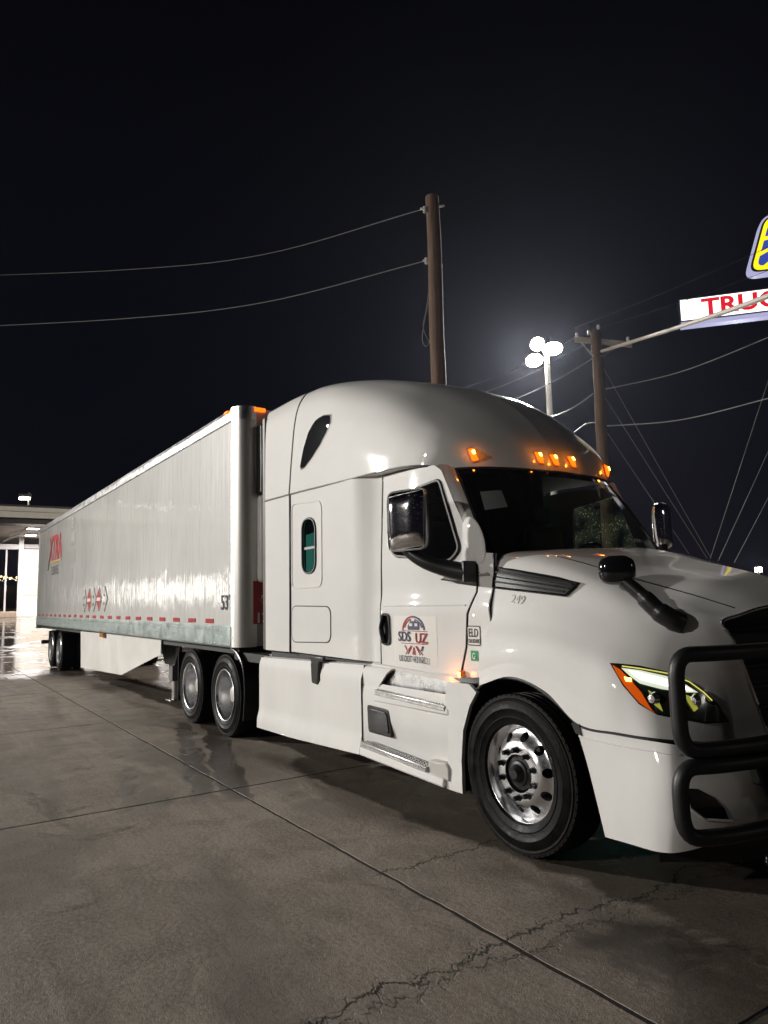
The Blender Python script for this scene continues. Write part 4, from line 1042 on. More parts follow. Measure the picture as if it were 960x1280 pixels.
# axles, frame rails, quarter fenders, mud flaps, fifth wheel
for x in (0, *XD): part('axle', MB().tube([(x,.3,.50),(x,2.3,.50)], .07, 10), DARK, smooth=True)
for y in (.88, 1.64): part('frame_rail', MB().box(-6.9, .9, y-.05, y+.05, .72, 1.0), DARK)
qf = spline([(-4.60,.28),(-4.56,.62),(-4.62,.90),(-4.80,1.05),(-5.0,1.10)], 6)
qm = MB().grid([[(p[0]+.04, .075, p[1]) for p in qf], [(p[0]+.04, .70, p[1]) for p in qf]])
part('quarter_fender', qm, PLASTIC, smooth=True, solid=.015)
part('fender_bar', MB().tube([(p[0]+.045, .06, p[1]) for p in qf], .016, 8), PLASTIC, smooth=True)
part('frame_deck', MB().box(-5.0, -4.0, .12, 2.4, .96, 1.06), DARK)
part('fifth_wheel', MB().prism([(-6.4,.9),(-5.4,.75),(-5.4,1.85),(-6.4,1.7)], 'z', 1.06, 1.13), DARK)
for y in (.40, 2.20): part('mud_flap', MB().box(-7.17, -7.15, y-.3, y+.3, .25, .95), PLASTIC)
# air and power lines between tractor and trailer
ad_ = part('tank_strap', MB().box(-4.2, -4.1, .3, .36, .4, 1.0), ALUD)

# ---- lettering on the tractor
def side_text(body, px, py, size, m, bold=0, sx=1.0, off=.006, align='LEFT', y=.15):
    p = onY(px, py, y); p = Vector((p.x, yside(p.x, p.z)-off, p.z))
    dy = (yside(p.x+.1, p.z)-yside(p.x-.1, p.z))/.2
    return text(body, size, T, m, p, (1, dy, 0), (0,0,1), .0008, bold, sx=sx, align=align)
def ysd(x, z, off=.004): return (x, yside(x, z)-off, z)
# company decal sheet (pale square) on the door
P0 = onY(499, 771, .14); 
decal = side([(-1.44,1.155),(-.89,1.145),(-.89,1.52),(-1.44,1.525)], 'company_decal', mat('decal_film', (.76,.735,.69), .42), off=.0012, step=.12, solid=0)
cxd, cyd = -1.165, 1.405
def ringseg(cx, cz, r0, r1, a0, a1, m, n=18):
    rows = [[ysd(cx+r*math.cos(a0+(a1-a0)*k/n), cz+r*.82*math.sin(a0+(a1-a0)*k/n), .0045) for k in range(n+1)] for r in (r0, r1)]
    obj('emblem_arc', MB().grid(rows), m, decal, outward=(0,-1,0))
ringseg(cxd-.005, 1.405, .128, .146, rad(90), rad(178), REDP); ringseg(cxd-.005, 1.405, .128, .146, rad(4), rad(90), NAVYP)
ringseg(cxd-.005, 1.405, .108, .119, rad(60), rad(165), REDP); ringseg(cxd-.005, 1.405, .108, .119, rad(15), rad(60), NAVYP)
tk = [(-.07,.0),(-.075,.04),(-.045,.075),(-.03,.105),(.02,.11),(.035,.085),(.07,.08),(.075,.05),(.07,.0)]
obj('emblem_truck', sheet([(cxd+a, 1.412+b*.8) for a, b in tk], lambda a, b: ysd(a, b, .0045), .05), NAVYP, decal, outward=(0,-1,0))
for (a0, b0, a1, b1) in ((-.05,.03,-.01,.035),(-.02,.07,.02,.075),(.02,.03,.055,.035)):
    obj('emblem_truck_detail', sheet([(cxd+a0,1.412+b0),(cxd+a1,1.412+b0),(cxd+a1,1.412+b0+.022),(cxd+a0,1.412+b0+.022)], lambda a, b: ysd(a, b, .0062), .05), WHITEP, decal, outward=(0,-1,0))
def bar(pts, m, name='emblem_stripe', off=.0045): obj(name, sheet(pts, lambda a, b: ysd(a, b, off), .06), m, decal, outward=(0,-1,0))
bar([(cxd-.165,1.400),(cxd+.165,1.400),(cxd+.165,1.405),(cxd-.165,1.405)], REDP)
bar([(cxd-.165,1.300),(cxd+.165,1.300),(cxd+.165,1.305),(cxd-.165,1.305)], REDP)
side_text('SDS', 503.5, 800.5, .112, NAVYP, .0012, .92); side_text('UZ', 524, 803.0, .112, REDP, .0012, .98)
for (a, m) in ((-.115, REDP), (-.085, REDP)):
    bar([(cxd+a,1.215),(cxd+a+.012,1.215),(cxd+a*.35+.012-.0,1.285),(cxd+a*.35,1.285)], m)
for (a, m) in ((.085, REDP), (.115, REDP)):
    bar([(cxd+a-.012,1.215),(cxd+a,1.215),(cxd+a*.35,1.285),(cxd+a*.35-.012,1.285)], m)
bar([(cxd-.125,1.285),(cxd-.105,1.285),(cxd-.085,1.25),(cxd-.095,1.245)], REDP); bar([(cxd+.085,1.25),(cxd+.105,1.245),(cxd+.125,1.285),(cxd+.10,1.285)], NAVYP)
bar([(cxd-.022,1.215),(cxd+.022,1.215),(cxd+.006,1.275),(cxd-.006,1.275)], REDP)
side_text('US DOT 4331623', 505, 825.5, .070, NAVYP, .0, .70)
# cowl sticker
eb = part('cowl_sticker', sheet(rounded([(-.562,1.31),(-.425,1.31),(-.425,1.455),(-.562,1.455)], .015, 3), lambda a, b: ysd(a, b, .003), .05), BLACKP, outward=(0,-1,0))
obj('sticker_face', sheet(rounded([(-.555,1.318),(-.432,1.318),(-.432,1.447),(-.555,1.447)], .012, 3), lambda a, b: ysd(a, b, .0045), .05), WHITEP, eb, outward=(0,-1,0))
def cowl_text(b, x, z, s, m, bold, sx):
    dy = (yside(x+.1, z)-yside(x, z))/.1
    return text(b, s, T, m, (x, yside(x, z)-.007, z), (1, dy, 0), (0,0,1), .0006, bold, sx=sx)
cowl_text('ELD', -.549, 1.375, .086, BLACKP, .0010, .70); cowl_text('ON BOARD', -.550, 1.330, .042, BLACKP, .0004, .56)
part('green_sticker', sheet([(-.535,1.20),(-.458,1.20),(-.458,1.275),(-.535,1.275)], lambda a, b: ysd(a, b, .003), .05), GREENP, outward=(0,-1,0))
cowl_text('G', -.517, 1.215, .06, WHITEP, .001, .8)
cowl_text('Cascadia', -.465, 1.815, .042, GREYP if False else BLACKP, .0, .85)

# ================================================================== TRAILER
XF, XR, ZT, ZB = -4.79, -20.76, 4.105, 1.125
TR = thing('box_trailer', 'long white ribbed box trailer with polished front corner, coupled behind the truck', 'trailer', (-12.8, YC, 0))
def tpart(name, mb, m, **k): return obj(name, mb, m, TR, **k)
def trailer_skin():
    m = bpy.data.materials.new('trailer_skin'); m.use_nodes = True; nt = m.node_tree; L = nt.links.new; N = nt.nodes.new
    b = nt.nodes['Principled BSDF']; b.inputs['Roughness'].default_value = .33; _set(b, 'Coat Weight', 1.0); _set(b, 'Coat Roughness', .03); _set(b, 'Coat IOR', 1.5)
    g = N('ShaderNodeNewGeometry')
    n = N('ShaderNodeTexNoise'); n.inputs['Scale'].default_value = .7; n.inputs['Detail'].default_value = 5; L(g.outputs['Position'], n.inputs['Vector'])
    r = N('ShaderNodeValToRGB'); r.color_ramp.elements[0].position = .3; r.color_ramp.elements[0].color = (.63,.63,.61,1); r.color_ramp.elements[1].position = .7; r.color_ramp.elements[1].color = (.74,.735,.71,1)
    L(n.outputs['Fac'], r.inputs[0]); L(r.outputs[0], b.inputs['Base Color'])
    mp = N('ShaderNodeMapping'); mp.inputs['Scale'].default_value = (11, 1, 1.6); L(g.outputs['Position'], mp.inputs[0])
    a = N('ShaderNodeTexNoise'); a.inputs['Scale'].default_value = 1.0; a.inputs['Detail'].default_value = 3; L(mp.outputs[0], a.inputs['Vector'])
    mp2 = N('ShaderNodeMapping'); mp2.inputs['Scale'].default_value = (1.6, 1, 1.3); L(g.outputs['Position'], mp2.inputs[0])
    a2 = N('ShaderNodeTexNoise'); a2.inputs['Scale'].default_value = 1.0; a2.inputs['Detail'].default_value = 2; L(mp2.outputs[0], a2.inputs['Vector'])
    # vertical post ripples every 0.41 m, showing through the skin
    sx = N('ShaderNodeSeparateXYZ'); L(g.outputs['Position'], sx.inputs[0])
    s1 = N('ShaderNodeMath'); s1.operation = 'MULTIPLY'; s1.inputs[1].default_value = 2*math.pi/.41; L(sx.outputs[0], s1.inputs[0])
    s2 = N('ShaderNodeMath'); s2.operation = 'COSINE'; L(s1.outputs[0], s2.inputs[0])
    s3 = N('ShaderNodeMath'); s3.operation = 'POWER'; s4 = N('ShaderNodeMath'); s4.operation = 'ABSOLUTE'; L(s2.outputs[0], s4.inputs[0]); L(s4.outputs[0], s3.inputs[0]); s3.inputs[1].default_value = 14
    ad = N('ShaderNodeMath'); ad.operation = 'MULTIPLY_ADD'; ad.inputs[1].default_value = 1.9; L(a2.outputs['Fac'], ad.inputs[0]); L(a.outputs['Fac'], ad.inputs[2])
    ad2 = N('ShaderNodeMath'); ad2.operation = 'MULTIPLY_ADD'; ad2.inputs[1].default_value = .10; L(s3.outputs[0], ad2.inputs[0]); L(ad.outputs[0], ad2.inputs[2])
    bp = N('ShaderNodeBump'); bp.inputs['Strength'].default_value = .33; bp.inputs['Distance'].default_value = .02; L(ad2.outputs[0], bp.inputs['Height'])
    L(bp.outputs[0], b.inputs['Coat Normal']); 
    bp2 = N('ShaderNodeBump'); bp2.inputs['Strength'].default_value = .10; bp2.inputs['Distance'].default_value = .02; L(ad2.outputs[0], bp2.inputs['Height']); L(bp2.outputs[0], b.inputs['Normal'])
    return m
SKIN = trailer_skin()
tpart('inner_core', MB().box(XR+.02, -4.66, .05, 2.55, 1.16, 4.06), DARK)
npan = 13; xa, xb = XF-.0, XR+.08; pw = (xa-xb)/npan
for k in range(npan):
    x1 = xa-k*pw-.0008; x0 = xa-(k+1)*pw+.0008
    tpart('side_panel', MB().box(x0, x1, .004, .03, 1.37, 3.945), SKIN, bevel=.003)
    s_ = tpart('joint_strip', MB().box(x0-.03, x0+.022, .0030, .0042, 1.375, 3.94), SKIN, bevel=.001)
tpart('side_panel', MB().box(XR+.05, XF, 2.57, 2.596, 1.37, 3.945), SKIN)
tpart('roof_panel', MB().box(XR+.02, -4.66, .03, 2.57, 4.06, 4.09), ALUD)
tr_ = tpart('top_rail', MB().prism([(-.004,3.94),(-.012,3.955),(-.012,4.055),(.005,4.105),(.05,4.115),(.05,3.94)], 'x', XR, XF+.01), ALUD)
br_ = tpart('bottom_rail', MB().prism([(-.006,1.385),(-.014,1.37),(-.014,1.14),(-.004,1.12),(.06,1.12),(.06,1.385)], 'x', XR, XF), GALV)
rv = MB()
for x in np.arange(XR+.05, XF-.02, .1025):
    for z in (1.16, 1.335): rv.latheY([(0,-.007),(.008,-.005),(.011,0)], 6, x, -.014, z)
    if random.random() < .5: rv.latheY([(0,-.006),(.007,-.004),(.009,0)], 6, x+.05, -.014, 1.245)
o = obj('rivets', rv, ALUD, br_, smooth=True); o['kind'] = 'stuff'
tpart('rear_frame', MB().box(XR-.03, XR+.10, -.008, 2.608, 1.02, 4.12), mat('rear_frame_white', (.6,.6,.57), .4), bevel=.015)
# rounded stainless corner
cr_ = [( XF+.19*math.sin(a), .19-.197*math.cos(a)) for a in [math.pi/2*k/10 for k in range(11)]]
tpart('front_corner', MB().grid([[(x, y, z) for x, y in [(XF-.015,-.007)]+cr_+[(XF+.19,.24)]] for z in (1.125, 4.0)]), STEEL, smooth=True, angle=180, outward=(1,-1,0))
tpart('corner_cap', MB().grid([[(x+.004*(x-XF), y-.003, z) for x, y in [(XF-.015,-.007)]+cr_+[(XF+.19,.24)]] for z in (3.945, 4.06, 4.115)]), ALUD, smooth=True, angle=40, outward=(1,-1,0))
tpart('front_wall', MB().box(-4.68, -4.605, .22, 2.4, 1.13, 4.09), mat('front_wall_white', (.42,.40,.37), .45, var=.1), bevel=.01)
tpart('front_wall_seam', MB().box(-4.606, -4.598, .235, .245, 1.13, 4.05), ALUD)
tpart('front_corner', MB().box(-4.79, -4.61, 2.38, 2.59, 1.13, 4.09), STEEL, bevel=.08)
fu = tpart('front_service_box', MB().box(-4.60, -4.45, .235, 2.2, 1.90, 2.98), mat('service_box_white', (.66,.65,.61), .4), bevel=.05)
obj('box_latch', MB().box(-4.452, -4.43, .26, .33, 2.14, 2.22), PLASTIC, fu, bevel=.004)
fu2 = tpart('front_dark_unit', MB().box(-4.60, -4.42, .235, 2.2, 2.99, 3.86), PLASTIC, bevel=.02)  # plain black box above the service box
ml = tpart('marker_lamp', MB().box(-5.02, -4.90, -.025, 0, 4.065, 4.10), AMBERE, bevel=.008)
ml = tpart('marker_lamp', MB().box(-4.603, -4.575, .22, .36, 4.05, 4.10), AMBERE, bevel=.008)
tpart('marker_lamp', MB().box(-4.603, -4.575, 2.2, 2.35, 4.05, 4.10), AMBERE, bevel=.008)
glow((-4.96, -.05, 4.12), .5, TR); glow((-4.55, .29, 4.13), .5, TR)
# conspicuity tape
for x in np.arange(XR+.35, XF-.25, .70):
    tpart('reflector_tape', MB().box(x, x+.29, -.0045, .0036, 1.405, 1.462), REDTAPE)
# placards
def diamond(cx, cz, r, y, ax='y'):
    return [(cx, cz-r), (cx+r, cz), (cx, cz+r), (cx-r, cz)]
def placard(p, s, red=True):
    h = tpart('placard', MB().prism(diamond(p.x, p.z, s*1.08, 0), 'y', -.010, .001), ALUD if not red else WHITEP)
    if red:
        obj('placard_face', MB().prism(diamond(p.x, p.z, s, 0), 'y', -.014, -.009), REDP, h)
        obj('placard_band', MB().box(p.x-s*.7, p.x+s*.7, -.017, -.013, p.z-.035, p.z+.035), WHITEP, h)
    else:
        obj('placard_face', MB().prism(diamond(p.x, p.z, s, 0), 'y', -.013, -.009), SKIN, h)
        for d in (-.12, .05): obj('placard_clip', MB().box(p.x-.03, p.x+.03, -.02, -.012, p.z+d, p.z+d+.05), BLACKP, h)
for px, py, red in ((106,751,0),(112,750,1),(117.5,750,0),(124,749,1),(131,748.5,0)): placard(onY(px, py, 0), .24, red)
# number and owner lettering
text("53'", .26, TR, BLACKP, onY(276, 762, 0)+Vector((0,-.004,0)), (1,0,0), (0,0,1), .001, .002)
lg = text('XTRA', .92, TR, REDL, Vector((-18.72, -.006, 2.98)), (1,0,0), (.10,0,1), .001, .030, sx=.82)
xl = obj('emblem_stroke', MB().prism([(-18.95,2.70),(-18.85,2.70),(-18.18,3.58),(-18.32,3.58)], 'y', -.009, -.003), mat('logo_dark', (.10,.06,.05), .4), TR)
obj('emblem_stripe', MB().box(-18.55, -16.75, -.008, -.003, 2.87, 2.93), GOLDP, TR)
text('LEASE', .34, TR, mat('lease_grey', (.16,.15,.14), .4), Vector((-18.25, -.006, 2.55)), (1,0,0), (0,0,1), .001, .004, sx=1.25)
for (x, z, w, h) in ((-15.6,3.55,.5,.4),(-15.5,3.15,.55,.3),(-15.75,2.72,.9,.32),(-15.8,2.3,.7,.28)):
    obj('faded_print', MB().box(x, x+w, -.0025, .0035, z, z+h), mat('ghost_print', (.67,.655,.62), .33, coat=1), TR)
text('E\nAR', .36, TR, mat('ghost_letter', (.58,.55,.52), .4), Vector((-15.45,-.0035,3.6)), (1,0,0), (0,0,1), .0003, .0)
# front placard with partial number
fp = tpart('front_placard', MB().box(-4.605, -4.595, .2, .62, 1.40, 1.92), REDP)
obj('placard_face', MB().prism([(.45,1.52),(.62,1.72),(.45,1.92),(.26,1.72)], 'x', -4.594, -4.588), REDP, fp)
obj('placard_border', MB().tube([(-4.586,.45,1.52),(-4.586,.64,1.72),(-4.586,.45,1.92),(-4.586,.255,1.72)], .007, 5, closed=True), WHITEP, fp)
text('13', .17, TR, WHITEP, Vector((-4.590,.225,1.415)), (0,1,0), (0,0,1), .001, .004)
text('FLAMMABLE', .065, TR, WHITEP, Vector((-4.584,.30,1.70)), (0,1,0), (0,0,1), .001, .0, sx=.8)
# skirt
tpart('side_skirt', MB().prism([(-14.22,1.085),(-7.88,1.125),(-7.90,.88),(-10.36,.38),(-14.10,.27)], 'y', .05, .062), mat('skirt_white', (.70,.68,.65), .4, var=.1, vscale=1.0, rvar=.1))
tpart('skirt_lamp', MB().box(-11.95, -11.65, -.02, .03, 1.03, 1.11), mat('amber_lens_off', (.5,.20,.02), .2), bevel=.01)
# landing gear
GX = -.88
lgp = tpart('landing_gear', MB().prism([(-8.0+GX,1.12),(-6.75+GX,1.12),(-7.12+GX,.68),(-7.62+GX,.68)], 'y', .30, .315), mat('gear_grey', (.07,.07,.07), .5), bevel=.004)
for x in (-7.6+GX, -7.15+GX): obj('lightening_hole', MB().latheY([(0,-.0),(.055,-.0)], 16, x, .298, .90), DARK, lgp)
obj('gear_leg', MB().box(-7.46+GX, -7.28+GX, .32, .48, .42, 1.12), mat('leg_grey', (.12,.12,.12), .5), lgp, bevel=.008)
obj('gear_foot_tube', MB().tube([(-7.37+GX,.40,.13),(-7.37+GX,.40,.5)], .055, 10), ALUD, lgp, smooth=True)
obj('gear_foot', MB().box(-7.5+GX, -7.24+GX, .28, .52, .10, .13), ALUD, lgp, bevel=.006)
obj('gear_leg', MB().box(-7.46+GX, -7.28+GX, 2.12, 2.28, .12, 1.12), mat('leg_grey', (.12,.12,.12), .5), lgp, bevel=.008)
obj('gear_brace', MB().tube([(-7.37+GX,.40,.6),(-7.37+GX,2.2,.95)], .03, 8), DARK, lgp, smooth=True)
# running gear
for x in XT:
    build_wheel(TR, (x, .20, WR), 'trailer'); build_wheel(TR, (x, 2.40, WR), 'trailer', True)
    tpart('axle', MB().tube([(x,.3,.50),(x,2.3,.50)], .07, 10), DARK, smooth=True)
tpart('bogie_frame', MB().box(-19.3, -15.9, .55, 2.05, .72, 1.10), DARK)
tpart('underframe', MB().box(XR+.1, -4.75, .08, 2.52, 1.04, 1.118), DARK)
for y in (.42, 2.18): tpart('mud_flap', MB().box(-18.98, -18.95, y-.33, y+.33, .25, .98), PLASTIC)
ub = tpart('underride_guard', MB().box(-20.72, -20.58, .15, 2.45, .55, .66), DARK)
for y in (.6, 2.0): obj('guard_post', MB().box(-20.70, -20.62, y-.05, y+.05, .66, 1.05), DARK, ub)

# ================================================================== POLES AND WIRES
def pole(name, label, top, r0, r1, group=None, m=WOOD):
    t = thing(name, label, 'utility pole', (top.x, top.y, 0), group)
    mb = MB(); n = 14
    mb.tube([(top.x+.012*math.sin(i*1.7)-.0*i, top.y+.01*math.cos(i*2.1), top.z*i/10) for i in range(11)], [r0+(r1-r0)*i/10 for i in range(11)], n)
    obj('trunk', mb, m, t, smooth=True); return t
t1 = at(540.5, 246, 16)
P1 = pole('utility_pole', 'brown wooden utility pole rising behind the sleeper roof, with two wires to the left', t1, .19, .150)
def at_d(px, py, d): return at(px, py, d)
obj('bolt_stub', MB().tube([at(526,261,15.9), at(555,257,16.1)], .028, 8), ALUD, P1, smooth=True)
obj('bolt_stub', MB().tube([at(529,326,15.9), at(543,325,16.0)], .028, 8), ALUD, P1, smooth=True)
obj('insulator', MB().latheZ([(0,-.08),(.05,-.06),(.03,-.03),(.055,0),(.03,.03),(.045,.06),(0,.08)], 12), INSUL, P1, smooth=True).matrix_basis = Matrix.Translation(at(531,262,15.9))
obj('insulator', MB().latheZ([(0,-.08),(.05,-.06),(.03,-.03),(.055,0),(.03,.03),(.045,.06),(0,.08)], 12), INSUL, P1, smooth=True).matrix_basis = Matrix.Translation(at(533,326,15.9))
obj('conduit', MB().tube([at(552,330,15.85), at(553.5,420,15.85), at(556,485,15.85)], .020, 8), ALUD, P1, smooth=True)
obj('drop_loop', MB().tube(spline([at(541,328,15.8), at(537,370,15.8), at(530,405,15.8), at(528,425,15.8), at(533,433,15.8), at(540,420,15.8)], 6), .011, 6), WIRE, P1, smooth=True)
obj('drop_loop', MB().tube(spline([at(541,335,15.8), at(533,385,15.8), at(529,408,15.8), at(535,425,15.8), at(538,430,15.8)], 6), .009, 6), WIRE, P1, smooth=True)
t2 = at(744.5, 415, 20.6)
P2 = pole('utility_pole', 'brown wooden utility pole with a grey crossarm, right of the floodlight mast', t2, .20, .145)
ca, cb = at(718,424,20.8), at(790,431,20.3); d_ = (cb-ca); cdir = d_.normalized()
obj('crossarm', MB().obox((ca+cb)/2, cdir, cdir.cross(Vector((0,0,1))), (0,0,1), d_.length/2, .06, .075), WOODG, P2, bevel=.01)
obj('brace', MB().tube([at(727,428,20.55), at(745,449,20.45)], .025, 6), ALUD, P2); obj('brace', MB().tube([at(775,431,20.4), at(749,447,20.4)], .025, 6), ALUD, P2)
for (px, py) in ((721,421),(736,418),(748,411),(785,426)):
    o = obj('insulator', MB().latheZ([(0,-.07),(.05,-.05),(.03,-.02),(.055,.01),(.03,.03),(.045,.06),(0,.08)], 10), INSUL, P2, smooth=True); o.matrix_basis = Matrix.Translation(at(px, py-2, 20.6))
for (px, py) in ((748,487),(748,533)): obj('wire_clamp', MB().obox(at(px+3, py, 20.4), (1,0,0), (0,1,0), (0,0,1), .06, .06, .09), ALUD, P2, bevel=.01)
def wire(label, pts, d, r=.012, sag=0.0, group='overhead wires', name='power_line', m=WIRE, cat='wire'):
    ds = d if isinstance(d, (list, tuple)) else [d]*len(pts)
    if not isinstance(r, (list, tuple)): r *= .72
    P = [at(px, py, q) for (px, py), q in zip(pts, ds)]
    if len(P) == 2:
        n = 20; P = [P[0].lerp(P[1], k/n)-Vector((0,0,sag*4*(k/n)*(1-k/n))) for k in range(n+1)]
    else: P = spline(P, 8)
    o = obj(name, MB().tube(P, r, 6), m, None, smooth=True); tag(o, label, cat, group); return o
wire('upper sagging wire from the pole top to the left edge', [(530,261),(330,318),(160,337),(-60,346)], [15.9,18,20,23], .014)
wire('lower sagging wire from the pole to the left edge', [(532,326),(330,378),(160,398),(-60,410)], [15.9,18,20,23], .016)
wire('upper of two wires from the crossarm toward the blue sign', [(718,410),(1000,290)], [20.7,27], .013, .1)
wire('lower of two wires from the crossarm toward the white sign', [(748,410),(1000,322)], [20.6,27], .013, .1)
wire('wire from the crossarm down left, passing left of the floodlights', [(722,420),(565,488)], [20.7,27], .013, .2)
wire('wire from the crossarm down left, crossing just below the floodlights', [(742,424),(597,493)], [20.6,27], .013, .15)
wire('bright wire crossing the floodlight mast to the pole', [(742,447),(640,500)], [20.5,26], .020, .1)
wire('short wire between the roof and the middle of the crossarm pole', [(741,492),(688,521)], [20.5,24], .024, .1)
wire('drooping wire running right from mid pole under the white sign', [(755,487),(850,465),(960,422),(1010,400)], [20.4,19,17,16], .016)
wire('lowest drooping wire running right from the pole', [(755,533),(850,525),(960,498),(1010,484)], [20.4,19,17,16], .018)
wire('short forked service wire low on the pole', [(718,540),(733,530),(748,528)], [20.6,20.5,20.5], .022)
wire('thick grey cable bundle rising right across the white sign', [(752,439),(800,424),(900,392),(1000,355)], [20.3,17.5,12.5,9.5], [.045]*25, name='cable_bundle', cat='cable', m=mat('cable_grey', (.42,.38,.34), .6))
wire('guy wire from the crossarm down to behind the bonnet, longest of three', [(750,453),(887,695)], [20.4,22], .011, group='guy wires', name='guy_wire')
wire('guy wire from mid pole down to behind the bonnet', [(755,495),(884,698)], [20.4,21.5], .011, group='guy wires', name='guy_wire')
wire('lowest guy wire on the pole, ending by the far mirror', [(757,538),(861,692)], [20.4,21], .011, group='guy wires', name='guy_wire')
wire('guy wire leaning up right from the bonnet, nearest the pole', [(888,698),(985,400)], [21,24], .012, group='guy wires', name='guy_wire')
wire('guy wire leaning up right, middle of the right-hand three', [(898,701),(985,510)], [21,24], .012, group='guy wires', name='guy_wire')
wire('guy wire leaning up right beside the distant lamp', [(918,703),(985,575)], [21,24], .012, group='guy wires', name='guy_wire')

# ================================================================== FLOODLIGHT MASTS
GALVP = mat('mast_white', (.72,.70,.66), .45)
def mast(label, base, top, heads, power, color=(1,.96,.90), group='floodlight masts', r=.11, size=.22, cone=150, blend=.6, lensm=None, glare_dome=False):
    t = thing('floodlight_mast', label, 'floodlight', (base[0], base[1], base[2]), group)
    zt = top
    obj('mast_pole', MB().tube([(base[0], base[1], base[2]), (base[0], base[1], zt)], [r*1.2, r*.8], 12), GALVP, t, smooth=True)
    for k, (off, aim) in enumerate(heads):
        p = Vector((base[0]+off[0], base[1]+off[1], zt+off[2])); dirv = (Vector(aim)-p).normalized()
        sx = dirv.cross(Vector((0,0,1))).normalized(); uz = sx.cross(dirv)
        obj('bracket', MB().tube([(base[0], base[1], zt-.05), tuple(p-dirv*.15)], .035, 8), GALVP, t, smooth=True)
        h = obj('lamp_head', MB().obox(p-dirv*.09, sx, dirv, uz, .26, .08, .18), mat('lamp_head_grey', (.35,.35,.35), .5), t, bevel=.03)
        if glare_dome:  # oversized lens, its rounded shape stands for the lamp's glare
            rows = [[p-dirv*.06+(sx*(.38*math.sin(a)*math.cos(b))+uz*(.26*math.sin(a)*math.sin(b))+dirv*(.20*math.cos(a))) for b in [2*math.pi*j/20 for j in range(21)]] for a in [math.pi*i/12 for i in range(13)]]
            obj('lens', MB().grid(rows), lensm or LAMPW, h, smooth=True, angle=180)
        else: obj('lens', MB().obox(p+dirv*.0, sx, dirv, uz, .26, .008, .18), lensm or LAMPW, h)
        if power > 0:
            pass
            l = bpy.data.lights.new('flood', 'SPOT'); l.energy = power; l.color = color; l.spot_size = rad(cone); l.spot_blend = blend; l.shadow_soft_size = size
            lo = bpy.data.objects.new('flood', l); COL.objects.link(lo); lo.parent = t; lo.matrix_parent_inverse = Matrix.Translation(-t.location)
            m = Matrix.Identity(4); q = dirv.to_track_quat('-Z', 'Y').to_matrix()
            lo.matrix_basis = Matrix.Translation(p+dirv*(.06 if not glare_dome else .42)) @ q.to_4x4()
    return t
# the mast in view, behind the truck
lp = at(683.5, 446, 28)
mast('tall white floodlight mast with glaring lamps behind the roof, left of the crossarm pole', (lp.x, lp.y, 0), lp.z,
     [((-.22,-.32,.50), (-20,0,0)), ((.14,.20,.32), (-2,1,2)), ((-.30,-.44,-.16), (-14,2,0))], 7000, r=.13, glare_dome=True)
# unseen masts lighting the yard; the two fill masts are added
mast('floodlight mast at the yard edge behind the photographer', (-36.0, -29.0, gz(-36)), 12.5,
     [((.3,0,0), (3,0,1)), ((-.5,0,.1), (0,-1,1.0))], 41500, size=.45, cone=62, blend=1.0, lensm=emis('yard_lens', (1,.95,.85), 25))
mast('added unseen fill floodlight across the yard from the cab', (-5.0, -40.0, 0), 13.0,
     [((.3,0,0), (0,0,1)), ((-.5,0,.1), (-4,-1,1.0))], 9500, size=.3, cone=70, blend=1.0, lensm=emis('yard_lens', (1,.95,.85), 25))  # added fill for the door, wing and bonnet sides
mast('floodlight mast at the far end of the yard', (-84.0, -20.0, gz(-84)), 13.6,
     [((.3,0,0), (-14,0,1)), ((-.7,0,-.2), (-14,0,1))], 0, size=.3, lensm=emis('far_floodlight_lens', (1,.95,.85), 9))
mast('added unseen fill floodlight ahead of the truck', (26.0, 14.0, 0), 9.0, [((0,0,0), (0,0,1))], 350, size=1.2)  # weak fill added to brighten the truck's front faces
# distant lamp at the right edge
rl = at(948, 712, 60)
mast('distant white floodlight on a short leaning pole, low at the right edge', (rl.x, rl.y, 0), rl.z, [((0,0,0), (3,-3,1.5))], 1200, color=(.9,.93,1), r=.08)
# roof-edge glints need the lamp above; nothing else is lit

# ================================================================== CANOPY AT THE REAR LEFT
XC = -36.0; zg = gz(-46)
CAN = thing('fuel_canopy', 'pale flat canopy with lit ceiling and white bay, behind the trailer at left', 'canopy', (-44, 0, zg))
def cpart(name, mb, m, **k): return obj(name, mb, m, CAN, **k)
ztop = onX(40, 634, XC).z; zbot = onX(40, 647.5, XC).z
cpart('fascia', MB().box(XC-.25, XC, -16, 16, zbot, ztop), CANW)
cpart('fascia_trim', MB().box(XC-.28, XC+.05, -16, 16, ztop+.003, ztop+.09), CANB)
cpart('fascia_trim', MB().box(XC-.28, XC+.04, -16, 16, zbot+.30, zbot+.335), mat('trim_tan', (.4,.36,.3), .5))
cpart('soffit_band', MB().box(XC-1.6, XC-.255, -16, 16, zbot-.28, zbot-.003), CANB)
cpart('canopy_roof', MB().box(-58, XC-.26, -16, 16, ztop-.3, ztop-.1), CANG)
for k in range(12): cpart('ceiling_plank', MB().box(XC-1.65-(k+1)*1.6+.02, XC-1.65-k*1.6-.02, -16, 16, zbot-.12, zbot-.05), CANG)
cpart('roof_pipe', MB().tube([onX(4,677,-46), onX(30,664,-41), onX(46,655,-37.9)], .06, 8), mat('pipe_white', (.7,.66,.62), .4), smooth=True)
XW = -46.0
def wy(px, py): p = onX(px, py, XW); return p
for (a, b) in ((22.5, 28.5),):
    p0, p1 = wy(a, 720), wy(b, 720); cpart('column', MB().box(XW-.4, XW, p0.y, p1.y, zg-.05, zbot-.1), mat('column_white', (.6,.58,.55), .5), bevel=.01)
p0, p1 = wy(-40, 685), wy(24, 685); cpart('header_beam', MB().box(XW-.3, XW-.02, p0.y, p1.y, wy(10,686.5).z, wy(10,680).z), CANG)
